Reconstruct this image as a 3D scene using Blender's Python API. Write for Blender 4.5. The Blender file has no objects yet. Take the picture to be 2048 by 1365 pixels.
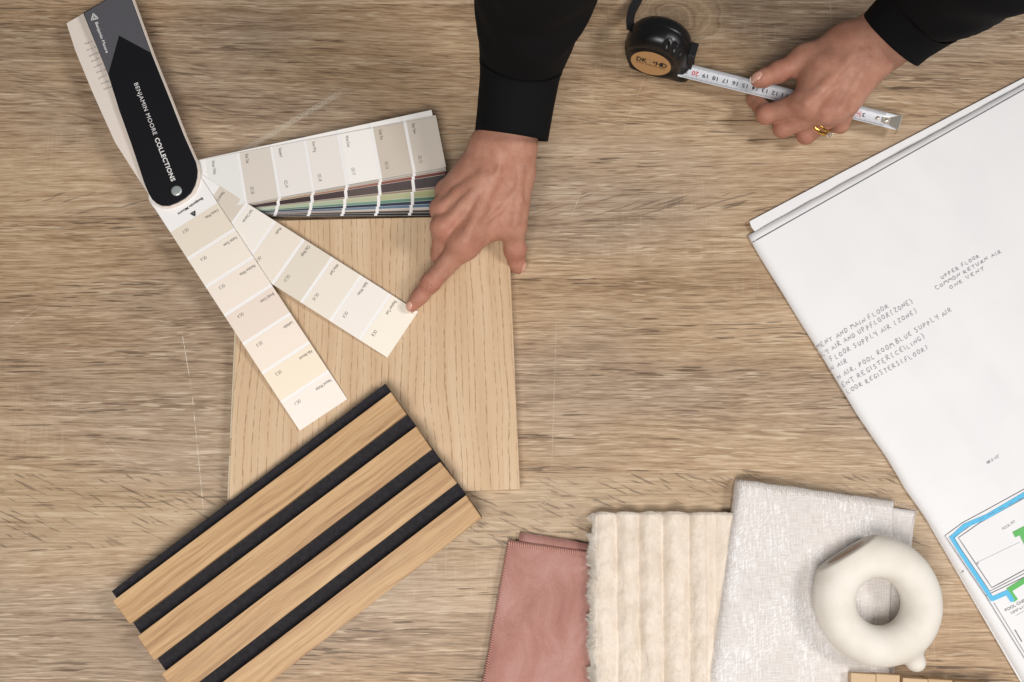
import bpy, math, random
import numpy as np
from mathutils import Vector

random.seed(7)
RNG = np.random.default_rng(7)
SC = bpy.context.scene
COL = SC.collection
R = math.radians

# ------------------------------------------------------------------ camera
TILT = R(11.0); DIST = 1.0; LENS = 36.0; F = 2048.0 * LENS / 36.0
CAM = np.array([0.0, -DIST * math.sin(TILT), DIST * math.cos(TILT)])
cd = bpy.data.cameras.new('camera'); cd.lens = LENS; cd.sensor_width = 36; cd.sensor_fit = 'HORIZONTAL'
cd.clip_start = 0.02; cd.clip_end = 50
cam = bpy.data.objects.new('camera', cd); COL.objects.link(cam)
cam.location = CAM; cam.rotation_euler = (TILT, 0, 0); SC.camera = cam
# ------------------------------------------------------------------ world + lamps
w = bpy.data.worlds.new('World'); SC.world = w; w.use_nodes = True
w.node_tree.nodes['Background'].inputs[0].default_value = (0.93, 0.96, 1.0, 1)
w.node_tree.nodes['Background'].inputs[1].default_value = 0.10
def area(name, loc, target, sx, sy, power, col):
    l = bpy.data.lights.new(name, 'AREA'); l.shape = 'RECTANGLE'; l.size = sx; l.size_y = sy; l.energy = power; l.color = col
    o = bpy.data.objects.new(name, l); COL.objects.link(o); o.location = loc
    o.rotation_euler = (Vector(target) - Vector(loc)).to_track_quat('-Z', 'Y').to_euler()
area('ceiling_lamp', (-0.15, -0.80, 1.50), (0, -0.15, 0), 0.95, 0.65, 21.5, (1.0, 0.965, 0.93))
area('window_light', (2.3, 0.05, 2.6), (0.0, -0.1, 0), 0.8, 0.8, 45, (1.0, 0.98, 0.965))
SC.view_settings.view_transform = 'Standard'; SC.view_settings.look = 'None'
SC.view_settings.exposure = 0.20; SC.view_settings.gamma = 1.0

# ------------------------------------------------------------------ helpers
def ray(px, py):
    c = np.array([(px - 1024.0) / F, -(py - 682.5) / F, -1.0])
    ct, st = math.cos(TILT), math.sin(TILT)
    return np.array([c[0], c[1] * ct - c[2] * st, c[1] * st + c[2] * ct])
def at(px, py, z=0.0, sy=0.0, y0=0.0):
    """world point on the plane z + sy*(y - y0) that lies under the given photograph point"""
    d = ray(px, py)
    t = (z + sy * (CAM[1] - y0) - CAM[2]) / (d[2] - sy * d[1])
    return CAM + t * d
def to_px(p):
    d = np.asarray(p, float) - CAM
    ct, st = math.cos(TILT), math.sin(TILT)
    x, y, z = d[0], d[1] * ct + d[2] * st, -d[1] * st + d[2] * ct
    return np.array([1024 + F * x / -z, 682.5 - F * y / -z])
def unit(v): v = np.asarray(v, float); return v / np.linalg.norm(v)
def srgb(h):
    if isinstance(h, str): c = [int(h[i:i + 2], 16) / 255 for i in (0, 2, 4)]
    else: c = [x / 255 for x in h]
    return tuple((x / 12.92 if x <= .04045 else ((x + .055) / 1.055) ** 2.4) for x in c) + (1.0,)

def empty(name, loc, label=None, cat=None, group=None):
    o = bpy.data.objects.new(name, None); COL.objects.link(o); o.location = loc
    o.empty_display_size = 0.02
    return tag(o, label, cat, group)
def tag(o, label=None, cat=None, group=None, kind=None):
    if label: o['label'] = label
    if cat: o['category'] = cat
    if group: o['group'] = group
    if kind: o['kind'] = kind
    return o
def origin_of(o):
    v = np.zeros(3)
    while o is not None:
        v += np.array(o.location); o = o.parent
    return v
def mesh(name, verts, faces, mat, parent=None, smooth=False, attr=None, loc=None):
    """verts in world coordinates; stored relative to the parent (or to loc)"""
    verts = np.asarray(verts, float)
    off = origin_of(parent) if parent is not None else (np.asarray(loc, float) if loc is not None else np.zeros(3))
    me = bpy.data.meshes.new(name)
    me.from_pydata([tuple(v) for v in (verts - off)], [], [tuple(int(i) for i in f) for f in faces])
    if smooth: me.polygons.foreach_set('use_smooth', [True] * len(me.polygons))
    for k, a in (attr or {}).items():
        a = np.asarray(a, np.float32)
        if a.ndim == 1:
            at_ = me.attributes.new(k, 'FLOAT', 'POINT'); at_.data.foreach_set('value', a)
        else:
            if a.shape[1] == 2: a = np.c_[a, np.zeros(len(a), np.float32)]
            at_ = me.attributes.new(k, 'FLOAT_VECTOR', 'POINT'); at_.data.foreach_set('vector', a.astype(np.float32).ravel())
    me.update()
    me.materials.append(mat)
    o = bpy.data.objects.new(name, me); COL.objects.link(o)
    if parent is not None: o.parent = parent
    elif loc is not None: o.location = loc
    return o
class MB:
    """collects geometry for one mesh"""
    def __init__(s): s.v = []; s.f = []
    def add(s, v, f):
        n = len(s.v); s.v += [tuple(p) for p in v]; s.f += [tuple(i + n for i in q) for q in f]
    def ribbon(s, pts, wd, up=(0, 0, 1)):
        pts = np.asarray(pts, float)
        if len(pts) < 2: return
        t = np.gradient(pts, axis=0)
        sd = np.cross(np.asarray(up, float), t); sd /= (np.linalg.norm(sd, axis=1, keepdims=True) + 1e-12)
        wd = np.broadcast_to(wd, (len(pts),))[:, None]
        v = np.empty((2 * len(pts), 3)); v[0::2] = pts - sd * wd / 2; v[1::2] = pts + sd * wd / 2
        s.add(v, [(2 * i, 2 * i + 2, 2 * i + 3, 2 * i + 1) for i in range(len(pts) - 1)])
    def tube(s, pts, rad, n=8):
        pts = np.asarray(pts, float); t = np.gradient(pts, axis=0)
        rad = np.broadcast_to(rad, (len(pts),)); V = []
        ref = np.array([0.13, 0.21, 0.97])
        for p, d, r in zip(pts, t, rad):
            d = unit(d); a = unit(np.cross(d, ref)); b = np.cross(d, a)
            for k in range(n):
                q = 2 * math.pi * k / n; V.append(p + r * (math.cos(q) * a + math.sin(q) * b))
        Fc = [(i * n + k, i * n + (k + 1) % n, (i + 1) * n + (k + 1) % n, (i + 1) * n + k) for i in range(len(pts) - 1) for k in range(n)]
        Fc += [tuple(range(n))[::-1], tuple((len(pts) - 1) * n + k for k in range(n))]
        s.add(V, Fc)
    def build(s, name, mat, parent=None, smooth=False, attr=None, loc=None):
        return mesh(name, s.v, s.f, mat, parent, smooth, attr, loc)
def prism(top, thick, down=(0, 0, -1), bev=0.0):
    """slab from a top outline (world points, counter-clockwise seen from above), with a small rounded top edge"""
    top = np.asarray(top, float); n = len(top); dn = np.asarray(down, float)
    c = top.mean(0)
    rings = []
    if bev > 0:
        d = c - top; d -= np.outer(d @ dn, dn); L = np.linalg.norm(d, axis=1, keepdims=True)
        ins = top + d / L * bev * 1.3
        rings += [ins, ins + (top - ins) * .7 + dn * bev * .3, top + dn * bev]
    else: rings += [top]
    rings.append(top + dn * thick)
    V = np.vstack(rings); m = len(rings)
    Fc = [tuple(range(n)), tuple((m - 1) * n + k for k in range(n))[::-1]]
    for r in range(m - 1):
        for k in range(n):
            a, b = r * n + k, r * n + (k + 1) % n
            Fc.append((a, a + n, b + n, b))
    return V, Fc
def grid_faces(nu, nv): return [(i * nv + j, (i + 1) * nv + j, (i + 1) * nv + j + 1, i * nv + j + 1) for i in range(nu - 1) for j in range(nv - 1)]
def vnoise(p, seed=0):
    """smooth value noise on (N,2) points"""
    p = np.asarray(p, float); i = np.floor(p).astype(np.int64); f = p - i; f = f * f * (3 - 2 * f)
    def h(a, b):
        n = (a * 374761393 + b * 668265263 + seed * 982451653) & 0xffffffff
        n = ((n ^ (n >> 13)) * 1274126177) & 0xffffffff
        return ((n ^ (n >> 16)) & 0xffff) / 65535.0
    a = h(i[:, 0], i[:, 1]); b = h(i[:, 0] + 1, i[:, 1]); c = h(i[:, 0], i[:, 1] + 1); d = h(i[:, 0] + 1, i[:, 1] + 1)
    return (a * (1 - f[:, 0]) + b * f[:, 0]) * (1 - f[:, 1]) + (c * (1 - f[:, 0]) + d * f[:, 0]) * f[:, 1] - .5

# text
_tc = {}
def text2d(body, bold=0.0, spacing=1.0):
    k = (body, bold, spacing)
    if k in _tc: return _tc[k]
    cu = bpy.data.curves.new('t', 'FONT'); cu.body = body; cu.size = 1.0; cu.resolution_u = 3; cu.offset = bold; cu.space_character = spacing
    o = bpy.data.objects.new('t', cu); COL.objects.link(o)
    bpy.context.view_layer.update()
    me = bpy.data.meshes.new_from_object(o.evaluated_get(bpy.context.evaluated_depsgraph_get()))
    v = np.array([tuple(x.co)[:2] for x in me.vertices]); f = [tuple(p.vertices) for p in me.polygons]
    bpy.data.objects.remove(o); bpy.data.curves.remove(cu); bpy.data.meshes.remove(me)
    v[:, 0] -= v[:, 0].min(); wdt = v[:, 0].max()
    v = v / 0.729          # cap height becomes 1
    _tc[k] = (v, f, wdt / 0.729)
    return _tc[k]
def text_map(body, fn, mat, parent, name='lettering', bold=0.0, spacing=1.0):
    """fn(x 0..1 along the width, y in cap heights) -> world"""
    v, f, wd = text2d(body, bold, spacing)
    return mesh(name, [fn(x / wd, y) for x, y in v], f, mat, parent)
def text_px(body, p0, p1, cap, z, mat, parent, name='lettering', bold=0.0, spacing=1.0):
    p0 = np.array(p0, float); p1 = np.array(p1, float); d = p1 - p0; e = unit(d); up = np.array([e[1], -e[0]])
    zf = z if callable(z) else (lambda q: at(q[0], q[1], z))
    return text_map(body, lambda x, y: zf(p0 + d * x + up * cap * y), mat, parent, name, bold, spacing)

# ------------------------------------------------------------------ node helper
class NT:
    def __init__(s, name):
        s.m = bpy.data.materials.new(name); s.m.use_nodes = True; s.t = s.m.node_tree; s.n = s.t.nodes; s.l = s.t.links
        s.b = s.n['Principled BSDF']
    def new(s, t, **k):
        n = s.n.new(t)
        for a, b in k.items(): setattr(n, a, b)
        return n
    def put(s, sock, v):
        if v is None: return
        if hasattr(v, 'is_output'): s.l.new(v, sock)
        elif isinstance(v, (tuple, list)): sock.default_value = v if len(v) == len(sock.default_value) else tuple(v)[:len(sock.default_value)]
        else: sock.default_value = v
    def obj(s): return s.new('ShaderNodeTexCoord').outputs['Object']
    def attr(s, name, out='Vector'): return s.new('ShaderNodeAttribute', attribute_name=name).outputs[out]
    def sep(s, v): n = s.new('ShaderNodeSeparateXYZ'); s.put(n.inputs[0], v); return n.outputs
    def comb(s, x=0., y=0., z=0.):
        n = s.new('ShaderNodeCombineXYZ')
        for i, q in enumerate((x, y, z)): s.put(n.inputs[i], q)
        return n.outputs[0]
    def map(s, v, scale=(1, 1, 1), loc=(0, 0, 0), rot=(0, 0, 0)):
        n = s.new('ShaderNodeMapping'); s.put(n.inputs[0], v); s.put(n.inputs['Scale'], scale); s.put(n.inputs['Location'], loc); s.put(n.inputs['Rotation'], rot)
        return n.outputs[0]
    def noise(s, v, scale=1., detail=2., rough=.5, dist=0., out='Fac'):
        n = s.new('ShaderNodeTexNoise'); s.put(n.inputs['Vector'], v)
        for k, q in (('Scale', scale), ('Detail', detail), ('Roughness', rough), ('Distortion', dist)): s.put(n.inputs[k], q)
        return n.outputs[out]
    def vor(s, v, scale, feature='F1', out='Distance', rnd=1.0):
        n = s.new('ShaderNodeTexVoronoi', feature=feature); s.put(n.inputs['Vector'], v); s.put(n.inputs['Scale'], scale); s.put(n.inputs['Randomness'], rnd)
        return n.outputs[out]
    def white(s, v): n = s.new('ShaderNodeTexWhiteNoise', noise_dimensions='1D'); s.put(n.inputs['W'], v); return n.outputs['Value']
    def ma(s, op, a, b=None, c=None):
        n = s.new('ShaderNodeMath', operation=op)
        for i, q in enumerate((a, b, c)): s.put(n.inputs[i], q)
        return n.outputs[0]
    def rng(s, v, a, b, c=0., d=1., smooth=True):
        n = s.new('ShaderNodeMapRange', interpolation_type='SMOOTHSTEP' if smooth else 'LINEAR')
        for i, q in enumerate((v, a, b, c, d)): s.put(n.inputs[i], q)
        return n.outputs[0]
    def mix(s, f, a, b, mode='MIX'):
        n = s.new('ShaderNodeMix', data_type='RGBA', blend_type=mode); s.put(n.inputs[0], f); s.put(n.inputs[6], a); s.put(n.inputs[7], b)
        return n.outputs[2]
    def ramp(s, f, stops):
        n = s.new('ShaderNodeValToRGB'); s.put(n.inputs[0], f); e = n.color_ramp.elements
        while len(e) < len(stops): e.new(.5)
        for q, (p, c) in zip(e, stops): q.position = p; q.color = c
        return n.outputs[0]
    def bump(s, h, strength=.3, dist=.001, normal=None):
        n = s.new('ShaderNodeBump'); s.put(n.inputs['Height'], h); n.inputs['Strength'].default_value = strength; n.inputs['Distance'].default_value = dist
        if normal is not None: s.put(n.inputs['Normal'], normal)
        return n.outputs[0]
    def fin(s, color=None, rough=None, normal=None, **k):
        s.put(s.b.inputs['Base Color'], color); s.put(s.b.inputs['Roughness'], rough); s.put(s.b.inputs['Normal'], normal)
        for a, q in k.items(): s.put(s.b.inputs[a.replace('_', ' ')], q)
        return s.m
def flat(name, col, rough=.55, bump=0.0, scale=900, **k):
    t = NT(name); c = srgb(col)
    nz = t.noise(t.obj(), scale, 3, .6)
    cc = t.mix(t.rng(nz, .35, .65, 0, .10), c, tuple(x * .8 for x in c[:3]) + (1,))
    return t.fin(cc, rough, t.bump(nz, bump, .0004) if bump else None, **k)

M = {}
# ---- table laminate: horizontal staves, each with its own grain
STAVES_PX = [-40, 8, 118, 250, 385, 432, 556, 700, 832, 948, 1096, 1225]   # boundaries, read in the picture
def make_table_mat():
    t = NT('laminate_wood'); v = t.obj(); x, y, z = t.sep(v)
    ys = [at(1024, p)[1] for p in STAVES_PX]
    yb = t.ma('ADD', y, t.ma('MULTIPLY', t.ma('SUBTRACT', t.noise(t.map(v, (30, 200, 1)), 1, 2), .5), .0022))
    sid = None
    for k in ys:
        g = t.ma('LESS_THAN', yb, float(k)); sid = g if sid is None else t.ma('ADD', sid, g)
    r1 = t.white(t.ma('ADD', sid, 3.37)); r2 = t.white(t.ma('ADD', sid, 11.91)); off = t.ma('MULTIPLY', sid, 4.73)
    # wandering grain
    w1 = t.ma('MULTIPLY', t.ma('SUBTRACT', t.noise(t.comb(t.ma('MULTIPLY', x, 3.2), t.ma('MULTIPLY', y, 9.), off), 1, 2), .5), .014)
    w2 = t.ma('MULTIPLY', t.ma('SUBTRACT', t.noise(t.comb(t.ma('MULTIPLY', x, 13.), t.ma('MULTIPLY', y, 34.), off), 1, 2), .5), .0020)
    yw = t.ma('ADD', t.ma('ADD', y, t.ma('ADD', w1, w2)), t.ma('MULTIPLY', x, t.ma('MULTIPLY', t.ma('SUBTRACT', r2, .5), .07)))
    V = lambda sx, sy, o=0.: t.comb(t.ma('MULTIPLY', x, sx), t.ma('MULTIPLY', yw, sy), t.ma('ADD', off, o))
    broad = t.noise(V(1.6, 17), 1, 3, .55)
    mid = t.noise(V(5, 62, 2.), 1, 3, .6)
    fine = t.noise(V(13, 340, 5.), 1, 4, .75)
    hair = t.noise(V(42, 700, 8.), 1, 2, .7)
    s = t.ma('ADD', t.ma('ADD', t.ma('MULTIPLY', broad, .22), t.ma('MULTIPLY', mid, .15)), t.ma('ADD', t.ma('MULTIPLY', fine, .46), t.ma('MULTIPLY', hair, .45)))
    s = t.ma('ADD', t.ma('SUBTRACT', s, .055), t.ma('SUBTRACT', t.ma('MULTIPLY', t.ma('SUBTRACT', r1, .5), .10), t.ma('MULTIPLY', t.ma('LESS_THAN', sid, 2.5), t.rng(x, -.15, .2, .012, .055))))  # top staves darker rightward: browner wood plus the person's shade painted into the tone
    c = t.ramp(s, [(.37, srgb((104, 81, 60))), (.47, srgb((142, 115, 87))), (.56, srgb((170, 142, 112))), (.65, srgb((188, 162, 132))), (.76, srgb((206, 185, 156)))])
    # greyer on some patches
    gm = t.rng(t.noise(t.map(v, (2.2, 5, 1), (4, 1, 0)), 1, 2), .42, .62, 0, .55)
    c = t.mix(gm, c, t.mix(1.0, c, srgb((226, 226, 232)), 'MULTIPLY'))
    hs = t.new('ShaderNodeHueSaturation'); t.put(hs.inputs['Color'], c); t.put(hs.inputs['Saturation'], t.ma('SUBTRACT', 1.0, t.ma('MULTIPLY', gm, .22))); c = hs.outputs[0]
    # dark pore lines running with the grain
    cr = t.noise(V(26, 480, 13.), 1, 1, .5)
    cm = t.rng(t.noise(V(4, 40, 17.), 1, 3), .47, .62)
    crk = t.ma('MULTIPLY', t.rng(cr, .60, .655), cm)
    c = t.mix(t.ma('MULTIPLY', crk, .66), c, srgb((66, 50, 38)))
    # pale fibres
    pf = t.ma('MULTIPLY', t.rng(t.noise(V(36, 520, 23.), 1, 1, .5), .59, .65), t.rng(t.noise(V(5, 60, 29.), 1, 2), .45, .6))
    c = t.mix(t.ma('MULTIPLY', pf, .45), c, srgb((222, 204, 176)))
    # slanted ticks (medullary cracks) in some staves
    def ticks(sel, ang, seed, sx=42, sy=360):
        vv = t.map(t.comb(x, t.ma('ADD', y, w2), 0.), (1, 1, 1), (seed, seed * .37, 0), (0, 0, ang))
        tk = t.noise(t.map(vv, (sx, sy, 1)), 1, 2, .45, .25)
        pt = t.rng(t.noise(t.map(vv, (14, 26, 1), (2, seed, 0)), 1, 2), .30, .55)
        inb = None
        for q in sel:
            a = t.ma('COMPARE', sid, float(q), .3); inb = a if inb is None else t.ma('ADD', inb, a)
        return t.ma('MULTIPLY', t.ma('MULTIPLY', t.rng(tk, .575, .66), pt), inb), inb
    ta, ia = ticks((10,), R(24), 1.3)
    tb, ib = ticks((5,), R(-17), 4.1, 22, 300)
    tc_, ic = ticks((1, 3), R(13), 7.7, 24, 330)
    tk = t.ma('MINIMUM', t.ma('ADD', ta, t.ma('ADD', tb, t.ma('MULTIPLY', tc_, .6))), 1.)
    c = t.mix(t.ma('MULTIPLY', ia, .25), c, srgb((172, 150, 122)))
    c = t.mix(t.ma('MULTIPLY', tk, .55), c, srgb((72, 60, 52)))
    # saw marks across the grain
    sw = t.ma('MULTIPLY', t.rng(t.noise(t.map(v, (430, 26, 1)), 1, 2), .56, .70), t.rng(t.noise(t.map(v, (4, 7, 1), (9, 3, 0)), 1, 2), .52, .66))
    c = t.mix(t.ma('MULTIPLY', sw, .11), c, srgb((224, 208, 182)))
    # knot figure near the top edge
    kx, ky = at(1350, 35)[:2]
    kd = t.ma('SQRT', t.ma('ADD', t.ma('POWER', t.ma('SUBTRACT', x, float(kx)), 2.), t.ma('POWER', t.ma('MULTIPLY', t.ma('SUBTRACT', y, float(ky)), 1.5), 2.)))
    kd2 = t.ma('ADD', kd, t.ma('MULTIPLY', t.noise(t.map(v, (40, 40, 1)), 1, 3), .03))
    kr = t.noise(t.comb(t.ma('MULTIPLY', kd2, 170.), 0., 0.), 1, 3, .6)
    km = t.rng(kd, .03, .075, 1., 0.)
    c = t.mix(t.ma('MULTIPLY', km, .55), c, t.ramp(kr, [(.35, srgb((112, 88, 66))), (.6, srgb((186, 160, 128)))]))
    # chalky smear
    snz = {k: t.rng(t.noise(v, k, 2, .7), .36, .62) for k in (700, 260)}
    def smear(p, q, wd, col, amt, sc):
        nonlocal c
        a = at(*p)[:2]; b = at(*q)[:2]; d = b - a; L = np.linalg.norm(d); e = d / L
        u = t.ma('ADD', t.ma('MULTIPLY', t.ma('SUBTRACT', x, float(a[0])), float(e[0])), t.ma('MULTIPLY', t.ma('SUBTRACT', y, float(a[1])), float(e[1])))
        vv = t.ma('ABSOLUTE', t.ma('ADD', t.ma('MULTIPLY', t.ma('SUBTRACT', x, float(a[0])), float(-e[1])), t.ma('MULTIPLY', t.ma('SUBTRACT', y, float(a[1])), float(e[0]))))
        m = t.ma('MULTIPLY', t.rng(vv, wd * .4, wd, 1., 0.), t.ma('MULTIPLY', t.rng(u, 0., .01), t.rng(u, float(L - .025), float(L), 1., 0.)))
        m = t.ma('MULTIPLY', m, snz[sc])
        c = t.mix(t.ma('MULTIPLY', m, amt), c, srgb(col))
    smear((470, 312), (705, 172), .0040, (196, 186, 168), .75, 700)
    for p, q, wd, am in (((363, 660), (385, 790), .00040, .9), ((384, 786), (409, 1040), .00040, .9), ((1113, 640), (1103, 950), .0003, .45), ((1106, 952), (1096, 1000), .0004, .8),
                     ((1097, 998), (1072, 1032), .0004, .8), ((0, 668), (95, 606), .0004, .5), ((1660, 0), (1664, 60), .0004, .5), ((1292, 150), (1232, 300), .0003, .4), ((1162, 385), (1136, 452), .0004, .5),
                     ((1100, 440), (1109, 430), .0011, .7), ((88, 735), (114, 748), .0018, .55), ((200, 880), (266, 936), .0004, .45), ((325, 1000), (338, 985), .0005, .6), ((1290, 528), (1330, 505), .0006, .5)):
        smear(p, q, wd, (232, 224, 210), am, 260)
    h = t.ma('SUBTRACT', t.ma('ADD', t.ma('MULTIPLY', fine, .5), t.ma('MULTIPLY', hair, .4)), t.ma('ADD', t.ma('MULTIPLY', crk, .7), t.ma('MULTIPLY', tk, .9)))
    return t.fin(c, t.rng(fine, .3, .7, .46, .60), t.bump(h, .35, .0007), Specular_IOR_Level=.35)
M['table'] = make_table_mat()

def make_oak_plank():
    t = NT('limed_oak'); g = t.attr('guv'); x, y, z = t.sep(g)      # x across, y along the grain (metres)
    wob = t.ma('MULTIPLY', t.ma('SUBTRACT', t.noise(t.map(g, (9, 4.5, 1)), 1, 2), .5), .026)
    wob2 = t.ma('MULTIPLY', t.ma('SUBTRACT', t.noise(t.map(g, (60, 60, 1)), 1, 2), .5), .0022)
    # one cathedral arch
    dx = t.ma('SUBTRACT', x, .175); dy = t.ma('MULTIPLY', t.ma('SUBTRACT', y, -.75), .055)
    arch = t.ma('ADD', x, t.ma('MULTIPLY', t.ma('MULTIPLY', dx, dy), 4.))
    xr = t.ma('ADD', t.ma('ADD', arch, wob), wob2)
    ph = t.ma('FRACT', t.ma('ADD', t.ma('MULTIPLY', xr, 128.), t.ma('MULTIPLY', t.noise(t.comb(t.ma('MULTIPLY', xr, 60.), 0., 2.), 1, 1), 1.6)))
    thin = t.ma('MULTIPLY', t.rng(ph, .0, .06, 0., 1.), t.rng(ph, .06, .20, 1., 0.))
    dash = t.noise(t.comb(t.ma('MULTIPLY', xr, 700.), t.ma('MULTIPLY', y, 120.), 0.), 1, 3, .6)
    pore = t.ma('MULTIPLY', thin, t.rng(dash, .43, .56))
    fine = t.noise(t.comb(t.ma('MULTIPLY', x, 1500.), t.ma('MULTIPLY', y, 30.), 0.), 1, 3, .7)
    broad = t.noise(t.comb(t.ma('MULTIPLY', xr, 40.), t.ma('MULTIPLY', y, 2.), 3.), 1, 2)
    c = t.ramp(t.ma('ADD', t.ma('MULTIPLY', broad, .6), t.ma('MULTIPLY', fine, .4)), [(.36, srgb((190, 159, 126))), (.5, srgb((202, 173, 140))), (.64, srgb((211, 186, 155)))])
    c = t.mix(t.ma('MULTIPLY', thin, .20), c, srgb((178, 142, 102)))
    c = t.mix(t.ma('MULTIPLY', pore, .75), c, srgb((142, 106, 74)))
    # ambered machined edge along the right side
    c = t.mix(t.rng(x, .2745, .2775, 0., .5), c, srgb((206, 160, 100)))
    return t.fin(c, .55, t.bump(t.ma('SUBTRACT', t.ma('MULTIPLY', fine, .3), pore), .3, .0006), Specular_IOR_Level=.3)
M['plank'] = make_oak_plank()

def make_slat_mat():
    t = NT('slat_oak'); g = t.attr('guv'); x, y, z = t.sep(g)      # x along the slat
    wob = t.ma('MULTIPLY', t.ma('SUBTRACT', t.noise(t.map(g, (7, 30, 1)), 1, 2), .5), .016)
    yw = t.ma('ADD', y, wob)
    V = lambda a, b, o: t.comb(t.ma('MULTIPLY', x, a), t.ma('MULTIPLY', yw, b), t.ma('ADD', z, o))
    br = t.noise(V(4, 170, 0.), 1, 4, .65); fi = t.noise(V(30, 1400, 3.), 1, 4, .7)
    c = t.ramp(t.ma('ADD', t.ma('MULTIPLY', br, .62), t.ma('MULTIPLY', fi, .38)), [(.36, srgb((144, 107, 72))), (.47, srgb((176, 139, 98))), (.56, srgb((192, 156, 113))), (.7, srgb((205, 173, 132)))])
    po = t.rng(t.noise(V(40, 1100, 7.), 1, 2), .62, .70)
    c = t.mix(t.ma('MULTIPLY', po, .4), c, srgb((140, 104, 66)))
    sm = t.ma('MULTIPLY', t.rng(t.noise(V(5, 55, 11.), 1, 3), .55, .68), .35)
    c = t.mix(sm, c, srgb((150, 122, 92)))
    return t.fin(c, .48, t.bump(fi, .15, .0005), Specular_IOR_Level=.35)
M['slat'] = make_slat_mat()
def make_felt(name, col, hi):
    t = NT(name); v = t.obj()
    f = t.noise(v, 1500, 4, .75); g = t.noise(v, 240, 3, .6)
    c = t.ramp(t.ma('ADD', t.ma('MULTIPLY', f, .6), t.ma('MULTIPLY', g, .4)), [(.35, srgb(col)), (.68, srgb(hi))])
    return t.fin(c, .95, t.bump(f, .5, .0008), Specular_IOR_Level=.15)
M['felt'] = make_felt('black_felt', (32, 31, 34), (54, 52, 56))

def make_skin(name, base, red, dark):
    t = NT(name); v = t.obj()
    kn = t.attr('knuckle', 'Fac'); tip = t.attr('tip', 'Fac'); al = t.attr('along', 'Fac'); dors = t.attr('dorsal', 'Fac')
    n1 = t.noise(v, 70, 4, .6); n2 = t.noise(v, 420, 3, .6)
    c = t.mix(t.rng(n1, .32, .68), srgb(base), tuple(a * b for a, b in zip(srgb(base), (.84, .76, .73, 1))))
    c = t.mix(t.rng(n2, .4, .7, 0., .22), c, srgb(red))
    c = t.mix(t.ma('MULTIPLY', t.ma('MAXIMUM', kn, tip), .8), c, srgb(red))
    vein = t.rng(t.noise(t.map(v, (55, 22, 40)), 1, 2, .4, .6), .47, .50, 0., 1.); vein2 = t.rng(t.noise(t.map(v, (55, 22, 40)), 1, 2, .4, .6), .50, .53, 1., 0.)
    c = t.mix(t.ma('MULTIPLY', t.ma('MULTIPLY', vein, vein2), .10), c, srgb((120, 100, 92)))
    # skin creases across the finger joints
    wv = t.ma('ADD', al, t.ma('MULTIPLY', t.ma('SUBTRACT', t.noise(v, 330, 2), .5), .0030))
    cr = None
    for cpos, wd, am in ((-.0042, .0006, .55), (-.0012, .0007, 1.), (.0016, .0006, .9), (.0050, .0006, .5)):
        d = t.rng(t.ma('ABSOLUTE', t.ma('SUBTRACT', wv, cpos)), 0., wd, am, 0.); cr = d if cr is None else t.ma('MAXIMUM', cr, d)
    cr = t.ma('MULTIPLY', t.ma('MULTIPLY', cr, t.rng(kn, .25, .8)), dors)
    c = t.mix(t.ma('MULTIPLY', cr, .75), c, srgb(dark))
    cell = t.vor(t.map(v, (1, .7, 1)), 900, 'DISTANCE_TO_EDGE')
    h = t.ma('SUBTRACT', t.ma('ADD', t.ma('MULTIPLY', t.rng(cell, 0., .12), .35), t.ma('MULTIPLY', n2, .5)), t.ma('MULTIPLY', cr, 1.6))
    b = t.bump(h, .55, .0008)
    return t.fin(c, t.rng(n2, .3, .7, .40, .54), b, Specular_IOR_Level=.45, Subsurface_Weight=.12, Subsurface_Radius=(.006, .0025, .0015), Subsurface_Scale=.6)
M['skin'] = make_skin('skin', (186, 136, 113), (172, 102, 85), (82, 42, 34))
M['nail'] = flat('nail', (210, 160, 142), .25, 0)
M['nail_edge'] = flat('nail_edge', (232, 210, 192), .35, 0)
def make_cloth_black():
    t = NT('black_shirt'); v = t.obj()
    f = t.noise(v, 1800, 3, .7); g = t.noise(v, 60, 3, .5)
    c = t.mix(t.rng(f, .3, .7), srgb((6, 6, 7)), srgb((15, 14, 15)))
    return t.fin(c, .85, t.bump(f, .35, .0005), Specular_IOR_Level=.16)
M['shirt'] = make_cloth_black()
def make_velvet():
    t = NT('pink_velvet'); v = t.obj()
    n = t.noise(t.map(v, (1, .7, 1)), 26, 4, .62, .6); f = t.noise(t.map(v, (1, .5, 1)), 900, 3, .7)
    c = t.ramp(t.ma('ADD', t.ma('MULTIPLY', n, .75), t.ma('MULTIPLY', f, .25)), [(.30, srgb((150, 104, 95))), (.5, srgb((172, 126, 116))), (.72, srgb((188, 150, 142)))])
    return t.fin(c, .9, t.bump(f, .4, .0006), Specular_IOR_Level=.15, Sheen_Weight=.08, Sheen_Roughness=.4, Sheen_Tint=srgb((230, 200, 192)))
M['velvet'] = make_velvet()
M['pink_thread'] = flat('pink_thread', (206, 153, 140), .7, .2)
M['grey_thread'] = flat('grey_thread', (214, 208, 202), .6, .2)
def make_fur(name, a, b, strand):
    t = NT(name); v = t.obj(); n = t.noise(t.map(v, (1, .6, 1)), 75, 4, .65, .4)
    c = t.mix(t.rng(n, .35, .65), srgb(a), srgb(b))
    if strand:      # a hair shades like the round pile it belongs to
        return t.fin(c, .8, t.comb(0., 0., 1.), Specular_IOR_Level=.1)
    f = t.noise(t.map(v, (1, .45, 1)), 620, 4, .75, .8); g = t.noise(t.map(v, (1, .6, 1)), 150, 3, .6, .6)
    return t.fin(c, .85, t.bump(t.ma('ADD', t.ma('MULTIPLY', f, .6), g), .75, .0016), Specular_IOR_Level=.15, Sheen_Weight=.2, Sheen_Roughness=.5)
M['fur'] = make_fur('cream_plush', (230, 217, 202), (219, 204, 187), False)
M['fur_hair'] = make_fur('cream_hair', (236, 226, 213), (226, 212, 196), True)
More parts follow.
